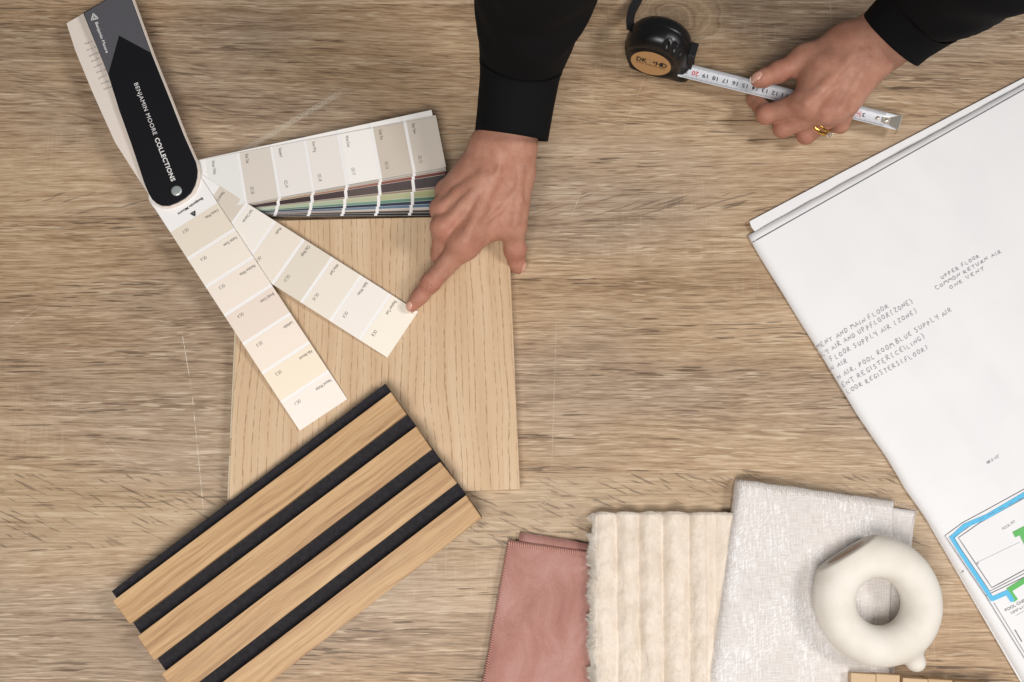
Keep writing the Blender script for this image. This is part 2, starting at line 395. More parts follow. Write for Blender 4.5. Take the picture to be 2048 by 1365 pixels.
def make_linen():
    t = NT('silver_linen'); g = t.attr('guv'); x, y, z = t.sep(g)
    wv = t.noise(t.map(g, (950, 90, 1)), 1, 2, .6); wh = t.noise(t.map(g, (90, 950, 1)), 1, 2, .6)
    # woven blocks: some show satin floats running down, others a plain weave
    bx = t.ma('FLOOR', t.ma('MULTIPLY', t.ma('ADD', x, t.ma('MULTIPLY', t.noise(t.map(g, (0, 8, 0)), 1, 1), .004)), 62.))
    edge = t.ma('MULTIPLY', t.white(bx), .16)
    blk = t.rng(t.noise(t.comb(t.ma('MULTIPLY', bx, 3.1), t.ma('MULTIPLY', y, 13.), 0.), 1, 1), .43, .49)
    dg = t.map(g, (1, 1, 1), (0, 0, 0), (0, 0, R(-38)))
    fl = t.noise(t.map(dg, (170, 620, 1)), 1, 2, .6)
    fl2 = t.noise(t.map(g, (520, 60, 1), (3, 1, 0)), 1, 2, .6)
    flo = t.ma('MULTIPLY', t.rng(t.ma('ADD', t.ma('MULTIPLY', fl, .5), t.ma('MULTIPLY', fl2, .5)), .46, .60), blk)
    c = t.ramp(t.ma('MULTIPLY', t.ma('ADD', wv, wh), .5), [(.36, srgb((196, 189, 184))), (.5, srgb((212, 206, 202))), (.64, srgb((226, 222, 219)))])
    c = t.mix(t.ma('MULTIPLY', flo, .75), c, srgb((240, 238, 238)))
    big = t.noise(g, 14, 2); c = t.mix(t.rng(big, .4, .65, 0., .2), c, srgb((214, 203, 194)))
    h = t.ma('ADD', t.ma('MULTIPLY', wv, .5), t.ma('ADD', t.ma('MULTIPLY', wh, .5), t.ma('MULTIPLY', flo, .8)))
    return t.fin(c, t.rng(flo, 0., 1., .7, .38), t.bump(h, .45, .0007), Specular_IOR_Level=.4, Sheen_Weight=.15)
M['linen'] = make_linen()
def make_ceramic():
    t = NT('bisque_ceramic'); v = t.obj()
    f = t.noise(v, 800, 4, .65); g = t.noise(v, 30, 3)
    c = t.mix(t.rng(g, .35, .65), srgb((228, 222, 212)), srgb((220, 213, 201)))
    sp = t.rng(t.vor(v, 95), 0., .018, 1., 0.); sp = t.ma('MULTIPLY', sp, t.rng(t.noise(v, 40, 1), .55, .6))
    c = t.mix(t.ma('MULTIPLY', sp, .35), c, srgb((140, 120, 100)))
    return t.fin(c, .72, t.bump(f, .30, .0006), Specular_IOR_Level=.3)
M['ceramic'] = make_ceramic()
M['ceramic_in'] = flat('ceramic_inside', (240, 222, 207), .85, .3)
def make_paper():
    t = NT('plan_paper'); v = t.obj()
    f = t.noise(v, 900, 4, .6); g = t.noise(v, 18, 3)
    c = t.mix(t.rng(g, .35, .7), srgb((233, 232, 232)), srgb((230, 229, 230)))
    return t.fin(c, .7, t.bump(t.ma('ADD', t.ma('MULTIPLY', f, .2), t.ma('MULTIPLY', g, .4)), .08, .001), Specular_IOR_Level=.25)
M['paper'] = make_paper()
M['card'] = flat('white_card', (238, 235, 233), .5, .03)
M['page'] = flat('page_edge', (226, 214, 203), .6, .05)
M['cover_black'] = flat('cover_black', (13, 13, 17), .42, .06, 700)
M['cover_grey'] = flat('cover_grey', (86, 85, 90), .45, .06, 700)
M['print_white'] = flat('print_white', (226, 224, 222), .5)
M['print_dark'] = flat('print_dark', (88, 82, 78), .6)
M['print_black'] = flat('print_black', (30, 28, 30), .6)
M['print_grey'] = flat('print_grey', (150, 146, 148), .6)
M['print_pale'] = flat('print_pale', (206, 205, 207), .6)
M['ink'] = flat('pen_ink', (122, 112, 120), .6)
M['line'] = flat('plan_line', (110, 108, 112), .6)
M['blue'] = flat('blue_marker', (86, 184, 226), .6, 0, 120)
M['green'] = flat('green_marker', (92, 180, 92), .6, 0, 120)
M['rivet'] = flat('rivet_metal', (196, 204, 200), .35, .1, Metallic=.6)
M['plastic'] = flat('black_plastic', (15, 14, 15), .33, .05, 1400, Specular_IOR_Level=.5)
M['rubber'] = flat('black_rubber', (13, 12, 13), .6, .15, 1200)
M['kraft'] = flat('kraft_label', (190, 146, 98), .6, .1)
M['blade'] = flat('blade_paint', (214, 216, 222), .38, 0)
M['red'] = flat('print_red', (206, 40, 48), .55)
M['steel'] = flat('steel', (222, 214, 200), .34, 0, Metallic=.8)
M['gold'] = flat('gold', (226, 178, 92), .18, 0, Metallic=1.0)
M['gem'] = flat('gem', (250, 250, 252), .02, 0, Transmission_Weight=.9, IOR=2.2)
M['strap'] = flat('strap_weave', (14, 14, 18), .8, .4, 1500)
M['core'] = flat('plywood_core', (220, 206, 178), .7, .3, 300)
M['block_a'] = flat('block_oak', (198, 170, 135), .6, .2, 240)
M['block_b'] = flat('block_tan', (188, 158, 122), .6, .2, 240)

# ------------------------------------------------------------------ SDF modelling (hands, vase, tape case)
def cap(P, a, b, ra, rb):
    a = np.asarray(a, np.float32); b = np.asarray(b, np.float32); ba = b - a
    tt = np.clip(((P - a) @ ba) / float(ba @ ba + 1e-12), 0, 1).astype(np.float32)
    return np.linalg.norm(P - a - tt[:, None] * ba, axis=1) - (ra + (rb - ra) * tt)
def smin(a, b, k):
    h = np.maximum(k - np.abs(a - b), 0) / k
    return np.minimum(a, b) - h * h * k * .25
def smax(a, b, k): return -smin(-a, -b, k)
def nets(sdf, lo, hi, st):
    """naive surface nets, then one Newton step onto the surface"""
    lo = np.asarray(lo, float); n = np.ceil((np.asarray(hi) - lo) / st).astype(int) + 1
    ax = [lo[i] + st * np.arange(n[i]) for i in range(3)]
    P = np.stack(np.meshgrid(*ax, indexing='ij'), -1).reshape(-1, 3).astype(np.float32)
    f = np.concatenate([sdf(P[i:i + 400000]) for i in range(0, len(P), 400000)]).reshape(n)
    cs = [(i, j, k) for i in (0, 1) for j in (0, 1) for k in (0, 1)]
    sub = lambda c: f[c[0]:n[0] - 1 + c[0], c[1]:n[1] - 1 + c[1], c[2]:n[2] - 1 + c[2]]
    neg = sum((sub(c) < 0).astype(np.int8) for c in cs)
    act = (neg > 0) & (neg < 8); idx = np.argwhere(act); vid = -np.ones(act.shape, np.int64); vid[act] = np.arange(len(idx))
    acc = np.zeros((len(idx), 3)); cnt = np.zeros(len(idx))
    g = lambda c: f[idx[:, 0] + c[0], idx[:, 1] + c[1], idx[:, 2] + c[2]]
    for c in cs:
        for k in range(3):
            if c[k] == 0:
                d = list(c); d[k] = 1; fa, fb = g(c), g(d); m = (fa < 0) != (fb < 0)
                q = np.where(m, fa / np.where(m, fa - fb, 1), 0); p = np.tile(np.array(c, float), (len(idx), 1)); p[:, k] += q
                acc += p * m[:, None]; cnt += m
    V = lo + st * (idx + acc / cnt[:, None])
    quads = []
    for k in range(3):
        a, b = [(1, 2), (2, 0), (0, 1)][k]
        sl0 = [slice(None)] * 3; sl1 = [slice(None)] * 3
        sl0[k] = slice(0, n[k] - 1); sl1[k] = slice(1, n[k])
        s0 = f[tuple(sl0)] < 0; s1 = f[tuple(sl1)] < 0
        e = np.argwhere(s0 != s1); e = e[(e[:, a] > 0) & (e[:, b] > 0) & (e[:, a] < n[a] - 1) & (e[:, b] < n[b] - 1)]
        def c(da, db):
            q = e.copy(); q[:, a] -= da; q[:, b] -= db; return vid[q[:, 0], q[:, 1], q[:, 2]]
        Q = np.stack([c(1, 1), c(0, 1), c(0, 0), c(1, 0)], 1)
        fl = ~s0[e[:, 0], e[:, 1], e[:, 2]]
        Q[fl] = Q[fl][:, ::-1]; quads.append(Q)
    Q = np.vstack(quads); Q = Q[(Q >= 0).all(1)]
    for _ in range(2):
        h = st * .3; G = np.stack([(sdf((V + h * e).astype(np.float32)) - sdf((V - h * e).astype(np.float32))) / (2 * h) for e in np.eye(3)], 1)
        d = sdf(V.astype(np.float32)); V = V - np.clip(d, -st, st)[:, None] * G / np.maximum((G * G).sum(1, keepdims=True), .2)
    G /= np.linalg.norm(G, axis=1, keepdims=True) + 1e-9
    return V, Q, G

# ------------------------------------------------------------------ the table
tb = MB(); X0, X1, Y0, Y1 = -.95, .95, -.72, .72
V, Fc = prism([(X0, Y0, 0), (X1, Y0, 0), (X1, Y1, 0), (X0, Y1, 0)], .028, bev=.0015)
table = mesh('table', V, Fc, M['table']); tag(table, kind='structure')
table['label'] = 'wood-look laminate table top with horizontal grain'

# ------------------------------------------------------------------ oak plank sample
PZ = .0140
root = empty('oak_plank', at(750, 720, 0), 'pale limed oak floor plank sample lying under the fan deck and slat panel', 'wood sample')
o = [at(457, 1000, PZ), at(1040, 979, PZ), at(1016, 431, PZ), at(481, 443, PZ)]
org = np.array(o[0]); ux = unit(np.array(o[1]) - org); uy = np.array([-ux[1], ux[0], 0])
V, Fc = prism(o, .0062, bev=.0007)
guv = np.c_[(V - org) @ ux, (V - org) @ uy - .13]
mesh('top_layer', V, Fc, M['plank'], root, attr={'guv': guv})
lo = np.array(o) + [0, 0, -.0064]
lo[0] = lo[0] + ux * -.0030; lo[3] = lo[3] + ux * -.0030; lo[1] = lo[1] - ux * .001; lo[2] = lo[2] - ux * .001
lo[:, 2] = PZ - .0062
# the plywood core is three strips end to end; the joints show along its tongue
cuts = [0.0, .155, .213, 1.0]
for a, b in zip(cuts[:-1], cuts[1:]):
    q = [lo[0] + (lo[3] - lo[0]) * (a + .0015), lo[1] + (lo[2] - lo[1]) * (a + .0015), lo[1] + (lo[2] - lo[1]) * (b - .0015), lo[0] + (lo[3] - lo[0]) * (b - .0015)]
    V, Fc = prism(q, PZ - .0064, bev=.0004); mesh('core_strip', V, Fc, M['core'] if a != cuts[1] else M['block_a'], root)

# ------------------------------------------------------------------ slat panel
SLP = .066; YP = at(700, 1000, 0)[1]
def sp(px, py, h): return at(px, py, .0150 + h, SLP, YP)
root = empty('slat_panel', at(420, 1430, 0), 'acoustic panel of four golden oak slats on black felt backing', 'wood panel')
BT, ST_ = .0085, .0185
A, B, C_ = sp(770, 768, BT), sp(964, 1034, BT), sp(223, 1183, BT)
D_ = B + (C_ - A)
nrm = unit(np.cross(B - A, C_ - A)); nrm = nrm if nrm[2] > 0 else -nrm
V, Fc = prism([A, C_, D_, B], BT - .0005, -nrm, .0006); mesh('felt_backing', V, Fc, M['felt'], root)
sl = [((781.5, 785), (812.6, 829), (225, 1203), (259.5, 1249)), ((832, 853.6), (863, 899), (274.6, 1273.5), (307.6, 1322)),
      ((880, 924.5), (914, 966.6), (322.7, 1349), (357, 1396)), ((931.7, 991), (963.8, 1036.7), (372, 1421), (407, 1469))]
for k, (r0, r1, l0, l1) in enumerate(sl):
    q = [sp(*r0, ST_), sp(*l0, ST_), sp(*l1, ST_), sp(*r1, ST_)]
    V, Fc = prism(q, ST_ - BT - .0003, -nrm, .0007)
    e = unit(q[0] - q[1]); s_ = np.cross(nrm, e)
    mesh('slat', V, Fc, M['slat'], root, attr={'guv': np.c_[(V - q[1]) @ e, (V - q[1]) @ s_, np.full(len(V), k * 2.3)]})

# ------------------------------------------------------------------ paint fan deck
deck = empty('paint_fan_deck', at(353, 382, 0), 'paint colour fan deck with black cover fanned open on the table', 'fan deck')
RV = (353, 382)
colmat = {}
def cmat(h):
    if h not in colmat: colmat[h] = flat('paint_' + h, [int(h[i:i + 2], 16) * k for i, k in ((0, .982), (2, .980), (4, .974))], .5, .02)
    return colmat[h]
W_STRIP = .0535
LP = 535.5
def strip(tip_px, zr, zt, cols, names, nums, length=None, delta=0.0, text=True, head=.022, bow=0.0, name='colour_strip', wd=W_STRIP, logo=False, start=.004):
    """a card strip pivoting at the rivet; u runs to the tip, v across (0 = upper/right edge)"""
    r0 = at(*RV, zr); tp = at(*tip_px, zt)
    r2 = r0.copy()
    d = tp - r0; L = np.linalg.norm(d[:2]) if length is None else length
    a = math.atan2(d[1], d[0]) + R(delta); e = np.array([math.cos(a), math.sin(a), 0]); n = np.array([e[1], -e[0], 0])   # n: to the right of e seen from above
    def q(u, v, dz=0.0):
        k = max(0., min(1., u / L))
        z = zr + (zt - zr) * k + bow * math.sin(math.pi * k) + dz
        p = r0 + e * u + n * ((v - .5) * wd); p[2] = z; return p
    us = [-head] + [L * i / 10 for i in range(11)]
    # outline with rounded head
    rows = []
    for i, u in enumerate([-head, -head * .8, -head * .45, 0] + [L * i / 12 for i in range(1, 13)]):
        ins = {0: .20, 1: .09, 2: .02}.get(i, 0.0); rows.append((u, ins))
    T = .0005
    V = []
    for u, ins in rows: V += [q(u, ins), q(u, 1 - ins)]
    nV = len(V); V += [v - np.array([0, 0, T]) for v in V]
    m = len(rows); Fc = []
    for i in range(m - 1):
        Fc.append((2 * i, 2 * i + 1, 2 * i + 3, 2 * i + 2)); Fc.append((nV + 2 * i, nV + 2 * i + 2, nV + 2 * i + 3, nV + 2 * i + 1))
        Fc.append((2 * i, 2 * i + 2, nV + 2 * i + 2, nV + 2 * i)); Fc.append((2 * i + 1, nV + 2 * i + 1, nV + 2 * i + 3, 2 * i + 3))
    Fc.append((0, nV, nV + 1, 1)); Fc.append((2 * m - 2, 2 * m - 1, nV + 2 * m - 1, nV + 2 * m - 2))
    st = mesh(name, V, [f[::-1] for f in Fc], M['card'], deck)
    for i, c in enumerate(cols):
        u0 = (67 + 67.9 * i) / LP * L; u1 = (67 + 67.9 * i + 61.6) / LP * L
        if i == len(cols) - 1: u1 = L - .0001
        vs = [q(u0 + (u1 - u0) * k / 3, v, .00025) for k in range(4) for v in (.001, .999)]
        mesh('colour_patch', vs, [(2 * k, 2 * k + 2, 2 * k + 3, 2 * k + 1) for k in range(3)][::1], cmat(c), st)
        if text:
            ub = u0 + (u1 - u0) * .17; ch = .0034
            if names[i]:
                wl = len(names[i]) * .00122
                text_map(names[i], lambda x, y: q(ub + y * ch * .95, .055 + x * wl / wd, .00045), M['print_dark'], st)
            if nums[i]:
                wl = len(nums[i]) * .00150
                text_map(nums[i], lambda x, y: q(ub + y * ch, .70 + x * wl / wd, .00045), M['print_dark'], st)
    return st, q, L
# lower strip, middle strip, upper strip
low, ql, Ll = strip((647, 830), .0262, .0152, ['E6DBCB', 'EFE5D9', 'EFE3D7', 'EADACE', 'F2E4D6', 'F3E5D0', 'F5EAE1'],
    ['Creamy White', 'Feather Down', 'Maritime White', 'Brandy Cream', 'Lambskin', 'Pale Almond', 'Natural Wicker'], ['OC-7', 'OC-6', 'OC-5', 'OC-4', 'OC-3', 'OC-2', 'OC-1'], bow=.0022)
mid_, qm, Lm = strip((805.5, 669.5), .0246, .0160, ['D9CEC1', 'F1EAE2', 'ECE1D4', 'E2D8CA', 'ECE3D7', 'F0E9E2', 'F4EBDD'],
    ['Natural Cream', 'Soft Chamois', 'Muslin', 'Clay Beige', 'White Sand', 'Ballet White', 'Elephant Tusk'], ['OC-14', 'OC-13', 'OC-12', 'OC-11', 'OC-10', 'OC-9', 'OC-8'], bow=.0008)
upp, qu, Lu = strip((882, 283.5), .0229, .0215, ['E9E9E5', 'DCD3C9', 'EBE6E2', 'ECE5DF', 'F4F1ED', 'CFC3B5', 'D3C9BD'],
    ['Winter White', 'Pale Oak', 'Seapearl', 'Dove Wing', 'White Dove', 'Cedar Key', 'Baby Fawn'], ['OC-21', 'OC-20', 'OC-19', 'OC-18', 'OC-17', 'OC-16', 'OC-15'], bow=.001)
# maker's mark on the lower strip head
text_px('Benjamin Moore', (404, 395), (355, 427), 5.4, lambda p: at(p[0], p[1], .0270), M['print_black'], low, bold=.012)
def triangle_mark(px, size, rot, z, mat, parent):
    c = np.array(px, float); mb = MB()
    for s_, wd in ((1.0, .0007), (.55, .0006)):
        pts = [c + size * s_ * np.array([math.cos(rot + a), math.sin(rot + a)]) for a in (-math.pi / 2, math.pi / 6, 5 * math.pi / 6, -math.pi / 2)]
        P = []
        for a, b in zip(pts[:-1], pts[1:]): P += [at(*(a + (b - a) * k / 4), z) for k in range(5)]
        for i in range(0, len(P), 5): mb.ribbon(P[i:i + 5], wd)
    mb.build('emblem', mat, parent)
triangle_mark((387, 427.5), 6.0, R(150), .0270, M['print_black'], low)
white = ['F6F3F0'] * 7
strip((882, 283.5), .0215, .0196, white, [''] * 7, [''] * 7, text=False, delta=1.75, length=Lu * .993)
strip((882, 283.5), .0222, .0206, ['E4E2DE', 'DDD6CE', 'E6E2DE', 'E4DED7', 'E2DCD5', 'D8D2CA', 'DAD4CC'], [''] * 7, [''] * 7, text=False, delta=.38)
under = [(-.50, ['CFC6BA'] * 7), (-.95, ['BFB2A2', 'B5A593', 'C2B29E', 'B9A996', 'C6B8A6', 'BBAA98', 'C0B2A2']), (-1.75, ['B98D62', 'B98D62', 'C2935F', 'C38C62', 'B4705C', 'A45A48', '8F4A3E']),
         (-4.3, ['4A3B38', '4C3C3A', '4B3A38', '5A4644', '6E5E5A', '61524F', '5C5052']), (-4.9, ['A98C6C', 'B09474', 'A48A6A', 'B59C80', 'B39B7E', 'AB9070', 'B0977A']),
         (-6.5, ['CBDCC6', 'CADBC0', 'C3D2AC', 'C5D3B0', 'D3D9B0', 'CDCF9C', 'C9C98E']), (-7.35, ['7CA08A', '77A088', '6E9C82', '6F9F86', '7CB096', '6FA388', '5F8F74']),
         (-8.25, ['2E3E52', '2E3E50', '2A3548', '2C3A52', '2F4058', '33455C', '2E4054']), (-9.0, ['5A7488', '61798C', '67809A', '65829E', '7390AA', '6788A6', '5F84A4']),
         (-9.6, ['B89A8C', 'BC9C90', 'A88078', 'C8AC9C', 'DCCBBE', 'E0D2C6', 'E4D8CC']), (-10.3, ['5E4A3C', '6A5444', '54443A', '5A4A40', '5A4A3C', '625040', '5C4C3E']),
         (-11.0, ['2A2E2C', '262A28', '2A302E', '282C2A', '2C2E2C', '242826', '282A2A'])]
mute = lambda h: '%02X%02X%02X' % tuple(int((.82 * c + .18 * g) * .88) for cs in [[int(h[i:i + 2], 16) for i in (0, 2, 4)]] for g in [sum(cs) / 3] for c in cs)
for i, (dl, cols) in enumerate(under):
    strip((882, 283.5), .0213 - i * .0010, .0195 - i * .00105, [mute(c) for c in cols], [''] * 7, [''] * 7, text=False, delta=dl, length=Lu * (1 + .002 * math.sin(i * 2.1)))
# pages behind the cover and the cover itself
def outline_px(pts, z): return [at(p[0], p[1], z(p) if callable(z) else z) for p in pts]
def arc(c, r, a0, a1, n): return [(c[0] + r * math.cos(R(a0 + (a1 - a0) * i / n)), c[1] + r * math.sin(R(a0 + (a1 - a0) * i / n))) for i in range(n + 1)]
cov = [(218, -4), (166, 26), (216.7, 151.5), (238.6, 222), (263, 290), (288.5, 367), (297, 387), (304, 399), (313, 407), (324, 412), (338, 412), (354, 406), (370, 397), (382, 386), (390, 371), (394, 356), (395, 342), (392, 326), (367.5, 271), (337, 193), (302, 106), (262, -4), (250, -34)]
COVZ = .0315
def shift(pts, dx, dy): return [(p[0] + dx, p[1] + dy) for p in pts]
V, Fc = prism(outline_px(cov, COVZ), .0012, bev=.0003); cover = mesh('cover', V, Fc, M['cover_black'], deck)
gp = [(168, 27), (216.3, 149.5), (238, 71.5), (301, 105.5), (262, -2), (250, -32), (219, -3)]
mesh('grey_panel', outline_px(gp, COVZ + .0003), [tuple(range(len(gp)))], M['cover_grey'], cover)
cz = lambda p: at(p[0], p[1], COVZ + .0006)
text_px('Benjamin Moore', (190, 46), (212, 107), 6.2, cz, M['print_white'], cover, bold=.015)
triangle_mark((188.5, 35), 8.5, R(-15), COVZ + .0006, M['print_white'], cover)
text_px('BENJAMIN MOORE', (268, 168), (307, 271), 8.6, cz, M['print_white'], cover, bold=.0, spacing=1.12)
text_px('COLLECTIONS', (309, 278), (343, 364), 9.2, cz, M['print_white'], cover, bold=.028, spacing=1.08)
rv = at(*RV, COVZ + .0007); rb = MB(); n = 24
ring = lambda r, z: [rv + np.array([r * math.cos(2 * math.pi * k / n), r * math.sin(2 * math.pi * k / n), z]) for k in range(n)]
V = ring(.0052, -.0006) + ring(.0052, .0002) + ring(.0046, .0007) + ring(.0030, .0009)
rb.add(V, [(r * n + k, r * n + (k + 1) % n, (r + 1) * n + (k + 1) % n, (r + 1) * n + k) for r in range(3) for k in range(n)] + [tuple(3 * n + k for k in range(n))])
rb.build('rivet', M['rivet'], deck, smooth=True)
for k, (dx, dy, z) in enumerate([(3, 1.5, .0300), (5, 3.5, .0291), (4, 5, .0282), (7, 3, .0273)]):
    V, Fc = prism(outline_px(shift(cov, dx, dy), z), .0008); mesh('page', V, Fc, M['page'], deck)
ip = [(133, 47), (150, 100), (185, 185), (230, 285), (296, 388), (312, 404), (345, 400), (330, 330), (280, 190), (215, 20), (186, 16), (168, 27)]
zi = lambda p: .0215 + .006 * min(1, max(0, p[1] / 400))
V, Fc = prism(outline_px(ip, zi), .0006); idx = mesh('index_page', V, Fc, M['page'], deck)
for k, s_ in enumerate(['This c', 'is a c', 'perso', 'inclu', 'color', 'the b', 'you l', 'only', 'the']):
    p0 = np.array([170, 91]) + k * np.array([4.6, 11.3]); text_px(s_, p0, p0 + [15 + (k % 3) * 2, -7], 4.2, lambda p: at(p[0], p[1], zi(p) + .0005), M['print_grey'], idx)

# ------------------------------------------------------------------ floor plan
plan = empty('floor_plan', at(1800, 800, 0), 'folded white floor plan with handwritten notes and blue and green marker', 'paper plan')
LE = np.array([(1495, 472), (1530, 531), (1572, 599), (1645.7, 717), (1693, 796), (1738, 866), (1772, 914), (1800, 960), (1811, 980), (1839, 1020), (1868, 1064), (1896, 1113), (1951, 1206), (2044, 1364), (2150, 1545)], float)
lt = np.r_[0, np.cumsum(np.linalg.norm(np.diff(LE, axis=0), axis=1))]; lt /= lt[-1]
TD = np.array([2048 - 1495, 169 - 472], float) * 1.5
PH = .0085
def plan_z(s, t):
    """height of the top sheet: rounded fold on the left, soft waves"""
    px_s = s * 945
    h = PH * (1 - np.exp(-(np.maximum(px_s, 0) / 11.0)) * .8)
    wv = .0030 * vnoise(np.c_[s * 5.5 + t * .7, t * 1.6], 3) + .0013 * vnoise(np.c_[s * 15, t * 2.2], 5) + .0007 * vnoise(np.c_[s * 6, t * 9], 8)
    for c0, sl_, wd_, am in ((.16, .10, .020, .0016), (.31, .06, .016, -.0014), (.44, .12, .028, .0018), (.58, .05, .02, -.0014)):
        wv = wv + am * np.exp(-((s - c0 - sl_ * (t - .5)) / wd_) ** 2) * (.55 + vnoise(np.c_[t * 5, s * 3], 19))
    return h + wv * np.clip(px_s / 60, 0, 1)
def plan_px(s, t): return np.array([np.interp(t, lt, LE[:, 0]), np.interp(t, lt, LE[:, 1])]) + TD * s
ns, ntt = 90, 100
ss = np.r_[0, .0015, .004, .008, .013, np.linspace(.02, 1, ns - 5)]; tt_ = np.linspace(0, 1, ntt)
V = []; S, T = np.meshgrid(ss, tt_, indexing='ij'); Z = plan_z(S.ravel(), T.ravel()).reshape(S.shape)
for i in range(ns):
    for j in range(ntt):
        p = plan_px(ss[i], tt_[j]); jit = 1.3 * float(vnoise([[tt_[j] * 30, 2.]], 4)[0]) if i == 0 else 0
        top = 1.6 * float(vnoise([[ss[i] * 40, 7.]], 9)[0]) if j == 0 else 0
        V.append(at(p[0] + jit, p[1] + top, Z[i, j]))
V = np.array(V); nV = len(V)
Fc = grid_faces(ns, ntt)
bot = V.copy(); bot[:, 2] = np.maximum(V[:, 2] - .0006, .0008)
# skirt down to the under layers along the fold and the top edge
Vall = np.vstack([V, bot]); Fb = [tuple(i + nV for i in f[::-1]) for f in Fc]; sk = []
for j in range(ntt - 1): sk.append((j, j + 1, nV + j + 1, nV + j))
for i in range(ns - 1): a, b = i * ntt, (i + 1) * ntt; sk.append((b, a, nV + a, nV + b))
top_sheet = mesh('top_sheet', Vall, Fc + Fb + sk, M['paper'], plan, smooth=True)
def plan_at(p):
    """point on the top sheet under photograph point p (fixed point on the height)"""
    z = PH
    # invert px -> (s,t)
    s = .3; t = .3
    for _ in range(5):
        b = plan_px(s, t); J = np.c_[(plan_px(s + .002, t) - b) / .002, (plan_px(s, t + .004) - b) / .004]
        ds = np.linalg.solve(J, np.asarray(p, float) - b); s += ds[0]; t = min(1, max(0, t + ds[1]))
    return at(p[0], p[1], float(plan_z(np.array([s]), np.array([t]))[0]) + .0006)
# sheets below
def sheet(pts, z, th, name='under_sheet'):
    V, Fc = prism([at(p[0], p[1], z) for p in pts], th, bev=.0002); return mesh(name, V, Fc, M['paper'], plan)
sheet([(1499, 443), (1503, 455), (1516, 470), (2200, 1500), (2500, 1000), (2500, -95), (2048, 156), (1760, 306), (1690, 342)], .0052, .0007)
sheet([(1506, 458), (1516, 480), (2190, 1560), (2500, 1100), (2500, -70), (2048, 165)], .0034, .0007)
sheet([(1505, 474), (1580, 600), (1812, 978), (1850, 1034), (2046, 1372), (2160, 1570), (2500, 1100), (2500, 0)], .0018, .0012)
def pline(pts, wpx, mat, name, parent=top_sheet, nseg=10):
    mb = MB(); P = []
    for a, b in zip(pts[:-1], pts[1:]):
        a = np.array(a, float); b = np.array(b, float); m = max(2, int(np.linalg.norm(b - a) / 14))
        P += [plan_at(a + (b - a) * k / m) for k in range(m)]
    P.append(plan_at(pts[-1])); P = np.array(P)
    mb.ribbon(P, wpx / 2030.0); return mb.build(name, mat, parent)
pline([(1505, 485), (2048, 179.5), (2070, 167)], 2.3, M['line'], 'border_line')
# stroke lettering
GL = {'A': [[(0, 0), (.45, 1), (.9, 0)], [(.15, .38), (.75, .38)]], 'B': [[(0, 0), (.05, 1), (.55, .95), (.6, .7), (.1, .52), (.7, .4), (.65, .05), (0, 0)]], 'C': [[(.7, .9), (.35, 1), (.05, .6), (.1, .15), (.45, 0), (.75, .12)]],
      'D': [[(.05, 0), (.1, 1), (.6, .8), (.75, .4), (.5, .05), (0, 0)]], 'E': [[(.7, 1), (.1, .95), (.05, 0), (.7, .03)], [(.08, .5), (.55, .52)]], 'F': [[(.7, 1), (.1, .95), (.05, 0)], [(.08, .5), (.55, .52)]],
      'G': [[(.75, .9), (.35, 1), (.05, .55), (.2, .08), (.6, .05), (.75, .4), (.45, .42)]], 'I': [[(.15, 0), (.15, 1)]], 'L': [[(.1, 1), (.05, .05), (.65, 0)]], 'M': [[(0, 0), (.2, 1), (.5, .4), (.8, 1), (1, 0)]],
      'N': [[(0, 0), (.12, .95), (.75, .05), (.85, 1)]], 'O': [[(.4, 1), (.08, .7), (.1, .2), (.45, 0), (.78, .3), (.72, .8), (.4, 1)]], 'P': [[(.05, -.1), (.12, 1), (.6, .9), (.6, .5), (.1, .42)]],
      'R': [[(.05, 0), (.12, 1), (.6, .9), (.58, .55), (.12, .45), (.8, -.02)]], 'S': [[(.65, .92), (.3, 1), (.1, .75), (.6, .4), (.5, .05), (.05, .05)]], 'T': [[(0, .97), (.85, 1)], [(.42, .98), (.38, 0)]],
      'U': [[(.05, 1), (.08, .2), (.4, 0), (.7, .25), (.75, 1)]], 'V': [[(0, 1), (.4, 0), (.8, 1)]], 'Y': [[(.05, 1), (.15, .55), (.7, .6)], [(.75, 1), (.6, -.15)]], 'Z': [[(.05, .95), (.75, 1), (.05, .02), (.8, 0)]],
      '(': [[(.5, 1.1), (.2, .6), (.4, -.1)]], ')': [[(.1, 1.1), (.45, .6), (.2, -.1)]], ',': [[(.2, .2), (.1, -.15)]], ' ': []}
def handwrite(s, p0, p1, cap_px, seed):
    rg = random.Random(seed); p0 = np.array(p0, float); p1 = np.array(p1, float); d = unit(p1 - p0); up = np.array([d[1], -d[0]]); L = np.linalg.norm(p1 - p0)
    adv = [(.55 if c in ' I,' else 1.0) for c in s]; tot = sum(adv); x = 0.0; mb = MB(); u = L / tot
    for c, a in zip(s, adv):
        dy = rg.uniform(-.1, .12); sc = rg.uniform(.85, 1.1); sl_ = rg.uniform(-.08, .16)
        for stk in GL[c]:
            pts = np.array([(q[0] + sl_ * q[1] + rg.uniform(-.04, .04), q[1] * sc + dy + rg.uniform(-.04, .04)) for q in stk])
            if len(pts) > 3:      # round the strokes
                k = np.linspace(0, len(pts) - 1, (len(pts) - 1) * 3 + 1); lin = np.c_[np.interp(k, range(len(pts)), pts[:, 0]), np.interp(k, range(len(pts)), pts[:, 1])]
                sm = lin.copy(); sm[1:-1] = (lin[:-2] + 2 * lin[1:-1] + lin[2:]) / 4; pts = sm
            W = [plan_at(p0 + d * (x + .02 + q[0] * .8 * a) * u + up * q[1] * cap_px) for q in pts]
            mb.ribbon(W, .00044)
        x += a
    mb.build('handwriting', M['ink'], top_sheet)
